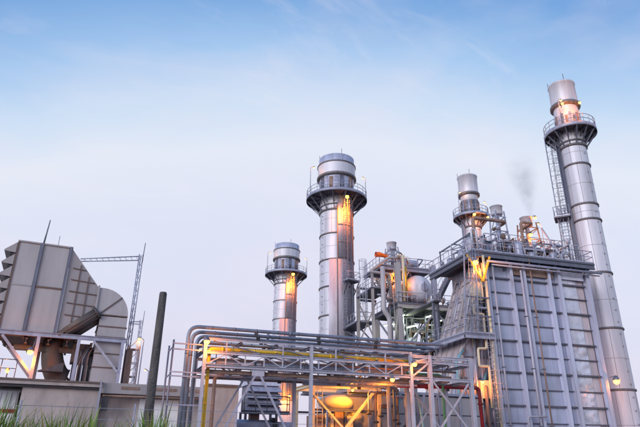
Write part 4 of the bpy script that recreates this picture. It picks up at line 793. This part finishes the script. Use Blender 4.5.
for j in range(7): # ribs under the sloping floor
    fy = j / 6; part('floor_rib', MB().beam((x0 + .1, ya + (yb - ya) * fy, za - .09), (x1 + .1, yc + (yd_ - yc) * fy, zc - .09), .22, .2), 'brownrib', a_)
part('floor_roll', MB().tube([(x0 + .5, .32, za + .12), (x1 + .22, .32, zc - .14)], [.4, .4], 16), 'tubegrey', a_); part('floor_roll', MB().tube([(x0 + 1.0, .75, za + .05), (x1 + .36, .75, zc - .5)], [.28, .26], 14), 'tubegrey', a_)
for j in range(5):
    t = -1.9 + j * .5; oy, oz = .41 * math.cos(t), .41 * math.sin(t); part('roll_strip', MB().beam((x0 + .52, .32 + oy * -1, za + .12 + oz), (x1 + .2, .32 - oy, zc - .14 + oz), .05, .05), 'brownrib', a_)
part('roll_ring', MB().tube([(x1 + .1, .32, zc - .23), (x1 + .24, .32, zc - .12)], .45, 18), 'darksteel', a_)
for x in (-1.9, -.6, .5, 2.0): part('under_beam', MB().ibeam((x, .0, 7.55), (x, D - .4, 7.55), .16, .3), 'brownrib', a_)
part('under_beam', MB().ibeam((-2.6, .9, 7.2), (2.3, .9, 7.2), .2, .34), 'tubegrey', a_); part('under_box', MB().box(.9, 2.1, .8, 2.4, 6.5, 7.7), 'tubegrey', a_); part('under_box', MB().box(-.6, .3, 1.2, 3.0, 6.9, 7.8), 'tubegrey', a_)
for k in range(5): part('hydraulic_pipe', MB().tube(fillet([(1.3 + .16 * k, .3 + .1 * (k % 2), 5.0), (1.3 + .16 * k, .3, 6.2 + .2 * k), (1.7 + .12 * k, .6, 7.5)], .15, 3), .05, 7), ('darksteel', 'rusty', 'galv')[k % 3], a_)
railing(a_, [(-1.9, -3.6, 4.85), (-3.4, -3.6, 4.85), (-3.4, -1.5, 4.85)], 1.05, .8, .025, 'galv_dark', False)
part('flange', MB().box(1.84, 1.95, .15, 3.1, 9.75, 11.65), 'beige_light', a_)
# curved duct turning down
def arc_pts(): return [(1.95, 11.52), (2.2, 11.52)] + [(2.2 + 1.85 * math.sin(t), 9.67 + 1.85 * math.cos(t)) for t in [PI / 2 * i / 10 for i in range(1, 11)]]
outer = arc_pts(); segs = [(0, 6), (6, 11)]
ctr = (2.2, 9.67)
for i0, i1 in segs:
    pl = [ctr if i0 else (1.95, 9.67)] + outer[i0:i1 + 1] if i0 else [(1.95, 9.67)] + outer[0:i1 + 1] + [ctr]
    part('elbow_segment', MB().prism(pl[::-1], .25, 3.0), 'beige_light', a_)
for i in (6, 11): p = outer[i]; part('elbow_seam', MB().beam((ctr[0] - .05, .22, ctr[1]), (p[0], .22, p[1]), .06, .07), 'brownrib', a_)
zl = [9.6, 8.9, 8.2, 7.1, 6.2, 5.0]
for c, d in zip(zl[:-1], zl[1:]):
    part('down_duct', MB().box(2.25, 4.05, .25, 3.0, d + .02, c - .02), 'beige_light', a_); part('duct_band', MB().box(2.2, 4.1, .2, 3.05, d - .04, d + .03), 'brownrib', a_)
# stilts and under frame
part('floor_beam', MB().ibeam((-3.6, -.02, 7.98), (4.15, -.02, 7.98), .2, .28), 'galv', a_); part('floor_beam', MB().ibeam((-3.6, D - .1, 7.98), (1.4, D - .1, 7.98), .2, .28), 'galv_dark', a_)
part('floor_slab', MB().box(-3.55, 1.3, .1, D - .2, 7.95, 8.1), 'brownrib', a_)
for x in (-3.4, -2.1, -.5, 1.0): part('floor_joist', MB().ibeam((x, .1, 7.85), (x, D - .2, 7.85), .14, .24), 'brownrib', a_)
for x in (-1.2, 1.2, 3.95):
    part('stilt', MB().ibeam((x, -.02, 4.95), (x, -.02, 7.84), .2, .2, (0, 1, 0), .03), 'galv', a_)
    if x < 2: part('stilt', MB().ibeam((x, D - .1, 4.95), (x, D - .1, 7.84), .2, .2, (0, 1, 0), .03), 'galv_dark', a_)
for y in (-.02, D - .1): part('raker', MB().beam((-3.3, y, 7.8), (-1.25, y, 5.5), .16, .16), 'galv', a_)
part('raker', MB().beam((2.1, -.12, 7.8), (3.85, -.12, 5.9), .13, .13), 'steel_white', a_)
part('raker', MB().beam((-1.1, 2.5, 7.8), (1.1, 2.5, 5.4), .14, .14), 'brownrib', a_)
cd = MB()  # pale curved bypass duct under the floor
for i in range(9):
    t = PI / 2 * i / 8; x = -.55 + 1.75 * (1 - math.cos(t)) * .75; z = 7.75 - 1.95 * math.sin(t)
    cd.v += [(x + .0, .9, z), (x + .0, 3.0, z)]
for i in range(8): cd.f.append((2 * i, 2 * i + 1, 2 * i + 3, 2 * i + 2)); cd.sm.append(True)
part('bypass_duct', MB().tube([(-.35 + 1.2 * (1 - math.cos(PI / 2 * i / 8)), 1.4, 7.9 - 2.6 * math.sin(PI / 2 * i / 8)) for i in range(9)], [.62 + .02 * i for i in range(9)], 24), 'tubegrey', a_)
part('wedge_hood', MB().prism([(-.9, 5.72), (.55, 5.72), (.55, 6.3)], -.3, .6), 'darksteel', a_)
for k in range(3): part('under_pipe', MB().tube(fillet([(1.5 + .3 * k, .5, 5.0), (1.5 + .3 * k, .5, 7.2 - .2 * k), (1.5 + .3 * k, 2.6, 7.4)], .2, 3), .1, 8), 'darksteel' if k != 1 else 'steel_white', a_)
part('rust_cabinet', MB().box(4.35, 4.75, .6, 1.6, 4.95, 7.6), 'rusty', a_)
part('roof_antenna', MB().tube([(-2.1, .3, 14.05), (-2.0, .3, 15.9)], [.06, .03], 6), 'galv_dark', a_); part('roof_antenna', MB().tube([(-1.2, .5, 14.05), (-1.2, .5, 14.9)], .02, 5), 'galv_dark', a_)

# turbine hall below it: one long wall with several bays
WX, WY, WR = -4.93, 35.66, 8
wb = thing('turbine_building', 'low pinkish concrete building with projecting roof slab under the air intake', 'building', (WX, WY, 0), WR)
part('wall', MB().box(-1.82, 2.3, 0, 9.5, 0, 4.42), 'concrete', wb); part('wall', MB().box(2.3, 10.3, .5, 9.5, 0, 4.2), 'concrete', wb)
part('roof_slab', MB().box(-4.6, 2.32, -.35, 9.6, 4.55, 4.82), 'concrete', wb); part('roof_edge', MB().box(-4.6, 2.3, -.42, -.36, 4.74, 4.84), 'brownrib', wb)
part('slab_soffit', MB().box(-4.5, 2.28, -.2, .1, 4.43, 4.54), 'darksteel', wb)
part('parapet_beam', MB().box(2.2, 9.2, -.3, .5, 4.25, 4.84), 'beige', wb); part('roof_slab', MB().box(2.33, 10.4, .51, 9.6, 4.3, 4.8), 'concrete', wb)
for x0, x1 in ((3.35, 4.4), (5.3, 6.6), (7.2, 8.4)): part('parapet_slot', MB().box(x0, x1, -.33, -.28, 4.5, 4.66), 'rusty', wb)
part('ledge_pipe', MB().tube([(2.4, -.2, 4.12), (10.2, -.2, 4.16)], .05, 8), 'rusty', wb)
part('wall_joint', MB().box(-1.8, 2.28, -.012, .02, 3.42, 3.46), 'brownrib', wb)
part('white_shutter', MB().box(4.6, 6.95, .42, .49, 2.2, 4.05), 'white_panel', wb)
part('end_block', MB().box(8.5, 10.45, -.6, .5, 0, 4.9), 'concrete', wb); part('end_block_cap', MB().box(8.4, 10.55, -.7, .6, 4.9, 5.05), 'brownrib', wb)
part('conduit_bracket', MB().beam((2.2, -.5, 2.2), (2.2, -.5, 4.9), .1, .1), 'galv', wb); part('wall_box', MB().box(2.35, 2.75, -.35, 0, 3.3, 4.0), 'darksteel', wb)
part('plinth', MB().box(-1.9, 10.2, -.06, .55, 0, .35), 'concrete', wb)
cn = thing('container', 'white corrugated container half out of the picture at far left', 'container', (WX - 4.4, WY + 1.0, 0), WR)
part('body', MB().box(-2.2, 2.2, 0, 2.4, .15, 4.3), 'white_panel', cn)
for k in range(16): part('corrugation', MB().box(-2.15 + k * .275, -2.02 + k * .275, -.05, .0, 3.35, 4.25), 'white_panel', cn)
part('red_stripe', MB().box(-2.2, 2.2, -.06, .0, 3.1, 3.3), 'red', cn); part('base_rail', MB().box(-2.25, 2.25, -.08, 2.45, 0, .15), 'darksteel', cn)

# masts
def lattice(label, loc, h, wdt, rz, rod, arm=None):
    t = thing('lattice_mast', label, 'mast', loc, rz, 'lattice masts behind the intake house')
    c = [(0, 0), (wdt, 0), (wdt / 2, wdt * .85)]
    for x, y in c: part('mast_leg', MB().tube([(x, y, 0), (x, y, h)], .035, 6), 'galv', t)
    n = int(h / .5); z = h / n; mb = MB()
    for i in range(n):
        for q in range(3):
            x0_, y0_ = c[q]; x1_, y1_ = c[(q + 1) % 3]; mb.tube([(x0_, y0_, i * z), (x1_, y1_, (i + 1) * z)] if i % 2 else [(x1_, y1_, i * z), (x0_, y0_, (i + 1) * z)], .016, 4, False)
    part('lacing', mb, 'galv', t)
    part('rod', MB().tube([(wdt, 0, h - .6), (wdt + .05, 0, h + rod)], [.04, .025], 6), 'galv_dark', t)
    if arm:
        x, zz = arm; m2_ = MB()
        for dz in (0, .32): part('arm_chord', MB().tube([(0, 0, h - .5 + dz), (x, 0, zz + dz * .6)], .04, 6), 'galv', t)
        for i in range(10): m2_.tube([((x) * i / 10, 0, h - .5 + (zz - h + .5) * i / 10), (x * (i + .5) / 10, 0, h - .2 + (zz - h + .4) * (i + .5) / 10)], .018, 4, False)
        part('arm_lacing', m2_, 'galv', t)
    return t
lattice('tall lattice mast with a horizontal arm reaching to the intake house', (-1.9, 41.96, 4.8), 10.0, .28, 8, .95, (-4.0, 8.85))
lattice('shorter lattice mast to the right of the tall one, farther away', (-1.72, 59.97, 0), 13.4, .3, 8, .95, (-1.1, 12.9))
tw = thing('scaffold_tower', 'rust coloured scaffold tower far behind between the masts', 'scaffold', (-2.45, 60.2, 0), 8)
for x in (0, 1.1):
    for y in (0, 1.1): part('standard', MB().tube([(x, y, 0), (x, y, 10.8)], .06, 6), 'rusty', tw)
for i in range(8):
    z = 1.0 + i * 1.35; mb = MB()
    for p, q in (((0, 0), (1.1, 0)), ((1.1, 0), (1.1, 1.1)), ((1.1, 1.1), (0, 1.1)), ((0, 1.1), (0, 0))): mb.tube([(*p, z), (*q, z)], .045, 5)
    mb.tube([(0, 0, z), (1.1, 0, z + 1.3)], .035, 5); part('lift', mb, 'rusty', tw)
for i in range(4): part('board', MB().box(0, 1.1, 0, 1.1, 2.3 + i * 2.7, 2.36 + i * 2.7), 'rusty', tw)
pole_lamp('lit lamp post with short arm beside the rusty scaffold tower', (-1.1, 59.97, 0), 11.4, (-.35, 0), 60, .16, pr=.06)
pole_lamp('low lamp post far behind between the dark pole and the scaffold', (-.25, 66, 0), 9.0, (-.3, 0), 0, .12, pr=.05)
# dark pole in front
pl = thing('utility_pole', 'thick dark bare pole standing in front of the concrete building', 'pole', (.09, 20.0, 0))
part('shaft', MB().tube([(0, 0, 0), (.0, 0, 3), (.0, 0, 6.5), (0, 0, 6.56)], [.165, .15, .13, .11], 16), 'wood_dark', pl)

# fence between the reeds and the plant
fc = thing('wire_fence', 'thin wire fence with slim posts low behind the reeds', 'fence', (-4.2, 11.6, 0), 4)
for k in range(5): part('fence_post', MB().tube([(k * 2.0, 0, 0), (k * 2.0, 0, 2.3)], .014, 6), 'galv', fc)
for z in (.3, 1.0, 1.6, 2.0, 2.2): part('wire', MB().tube([(0, -.04, z), (8.0, -.04, z)], .004, 5), 'galv', fc)
# tall grass and reeds, bottom left
random.seed(99)
def reeds(name, m_, label, clumps, n):
    mb = MB()
    for _ in range(n):
        cx, cy, hm, spd = random.choice(clumps); x = cx + random.gauss(0, spd); y = cy + random.gauss(0, .35); h = (hm - .1) * random.uniform(.7, 1.05); w0 = random.uniform(.010, .024) * (2.6 if random.random() < .08 else 1)
        a = random.uniform(0, 2 * PI); ln_ = random.uniform(.1, .55) * h; d = Vector((math.cos(a), math.sin(a), 0)); sd_ = Vector((-d.y, d.x, 0)); vs = []; m = 7
        for i in range(m + 1):
            t = i / m; p = Vector((x, y, 0)) + d * (ln_ * t ** 2.2) + Vector((0, 0, h * (t - .18 * t ** 4 * (ln_ / h) * 2))); wd = w0 * (1 - t ** 2.5) + .0008
            vs += [p - sd_ * wd, p + sd_ * wd + Vector((0, 0, wd * .4))]
        mb.add(vs, [(2 * i, 2 * i + 1, 2 * i + 3, 2 * i + 2) for i in range(m)], True)
    o = solo(name, mb, m_, label, 'grass'); o['kind'] = 'stuff'; return o
cl = [(-1.98, 8.0, 2.28, .12), (-1.8, 8.1, 2.34, .08), (-1.62, 8.2, 2.16, .09), (-1.2, 8.0, 2.16, .08), (-1.0, 8.3, 2.2, .08), (-.78, 8.3, 2.22, .09), (-.55, 8.2, 2.08, .08), (.33, 8.8, 2.14, .07), (.12, 10.5, 2.4, .05), (-1.4, 8.1, 2.02, .45), (-1.4, 8.3, 2.06, .4)]
reeds('reed_grass', 'grass', 'tall green reed grass along the lower left edge', cl, 2300); reeds('dry_reeds', 'grass_dry', 'yellowed dry reeds among the green ones at lower left', cl, 700)
# far low building at the right edge
fb = thing('far_building', 'small red roofed shed far behind the slim chimney at the right edge', 'building', (73, 60, 0), 0)
part('wall', MB().box(0, 8, 0, 6, 0, 7.2), 'plaster_red', fb); part('roof', MB().prism([(-.3, 7.2), (8.3, 7.2), (8.3, 7.5), (-.3, 7.5)], -.3, 6.3), 'galv_dark', fb); part('door', MB().box(2, 3.2, -.05, .0, 0, 2.3), 'darksteel', fb)

# ================================================================== lamps
floodlight('bright sodium lamp under the floor of the air intake house', (-7.47, 39.3, 6.85), (-7.3, 39.36, 7.8), 120, .17, (.1, -.5, -.6))
floodlight('bright sodium lamp at the left end of the pipe rack', (2.33, 26.4, 5.98), (2.33, 26.8, 6.2), 110, .13, (.1, -.1, -.25))
floodlight('sodium lamp on the rack beside the right end post', (13.35, 27.3, 5.58), (13.3, 27.6, 5.7), 70, .12, (.1, -.3, -.1))
floodlight('sodium lamp hanging below the right part of the rack', (11.95, 27.1, 4.72), (11.95, 27.5, 4.9), 80, .11, (0, .9, -.4))
floodlight('sodium lamp under the left corner of the boiler roof', (24.15, 37.3, 15.35), (24.2, 37.55, 16.0), 260, .22, (.1, -.1, -.5))
floodlight('bright sodium lamp low on the right end of the boiler by the slim chimney', (36.1, 37.4, 6.55), (36.0, 37.9, 6.9), 220, .24, (.9, -.2, -.1))
floodlight('sodium lamp under the platform of the thick central chimney', (22.42, 63.35, 32.3), (22.5, 63.8, 32.75), 4600, .24, (-.1, -.8, -.5), (1, .21, .008), soft=.6, spot=(-.05, .2, -1))
floodlight('sodium lamp under the platform of the smaller left chimney', (24.45, 101.3, 32.4), (24.5, 101.7, 32.8), 5500, .3, (-.1, -.8, -.5), (1, .21, .008), soft=.6, spot=(-.05, .2, -1))
floodlight('small sodium lamp on the upper deck edge of the drum structure', (SX + .14, SY + 1.1, 19.1), (SX + .3, SY + 1.5, 19.7), 180, .22, (.1, -.1, -.4))
floodlight('sodium lamp at the foot of the lamp tinted silencer frame', (HX + 7.0, HY + 2.6, 19.9), (HX + 6.9, HY + 3.0, 20.4), 120, .16, (.2, .1, -.2))
floodlight('sodium lamp at the top of the lamp tinted silencer below the smoke', (HX + 8.3, HY + 3.2, 22.0), (HX + 7.9, HY + 3.3, 21.8), 40, .13, (-.1, -.3, -.2))
floodlight('sodium lamp on the roof gear right of the lamp tinted silencer', (HX + 8.9, HY + 2.3, 18.1), (HX + 8.9, HY + 2.5, 17.6), 70, .13, (-.3, 0, .25))
floodlight('sodium lamp low on the boiler corner beside the red pipe', (HX - 2.0, HY - 1.0, 6.0), (HX - 1.6, HY - .3, 6.1), 130, .12, (0, 0, -.35))
floodlight('sodium lamp hidden under the top beam of the tank frame', (TX + .3, TY - .5, 4.55), (TX + .3, TY - .15, 4.75), 380, .07, (-.2, -.5, -.3), (1, .32, .015))
floodlight('sodium lamp at the foot of the smaller left chimney', (24.3, 100.8, 9.6), (24.2, 101.9, 9.8), 900, .2, (0, -.3, -.6), soft=.3)
floodlight('sodium lamp on the left platform side of the slatted chimney', (41.4, 62.9, 32.0), (41.5, 63.3, 32.4), 110, .2, (.1, -.2, -.4))
floodlight('sodium lamp under the right platform side of the slatted chimney', (43.6, 62.9, 31.8), (43.7, 63.3, 32.4), 130, .2, (.1, -.2, -.4))
floodlight('left sodium lamp on the neck of the tallest chimney', (39.35, 40.9, 36.0), (39.7, 41.5, 35.9), 110, .13, (-.15, -.3, -.45))
floodlight('right sodium lamp on the neck of the tallest chimney', (41.0, 40.2, 36.0), (41.1, 40.8, 35.9), 120, .13, (.1, -.35, -.45))
floodlight('small sodium lamp low at the left edge of the roof slab', (WX - 2.9, WY + .4, 5.3), (WX - 2.9, WY + .5, 4.85), 60, .1, (0, -.2, .2))
floodlight('yellow lamp on the far shed at the right edge', (71.2, 58.5, 4.3), (73.2, 59.9, 4.4), 300, .4, (-.2, -.3, .2))
for nm, cx, cy, rp, zp, sp_ in (('thick central chimney', 21.95, 66.45, 4.16, 33.1, ((3.35, 4.0, .4), (-.15, 3.6, -.3))), ('smaller left chimney', 23.75, 104.4, 4.16, 33.1, ((3.35, 3.9, .35), (-.15, 3.6, -.3))), ('tallest chimney', 41.15, 42.5, 2.6, 33.45, ((-2.55, 3.0, .3), (.25, 3.9, -.3))), ('slatted chimney', 42.35, 65.3, 2.5, 32.6, ((3.5, 3.3, .25), (-.25, 2.4, -.25)))):
    for i, (a, h, rx) in enumerate(sp_): pole_lamp(('left' if i == 0 else 'right') + ' lamp post on the round platform of the ' + nm, (cx + rp * math.cos(a), cy + rp * math.sin(a), zp), h, (rx, 0), 25, .13, pr=.05)
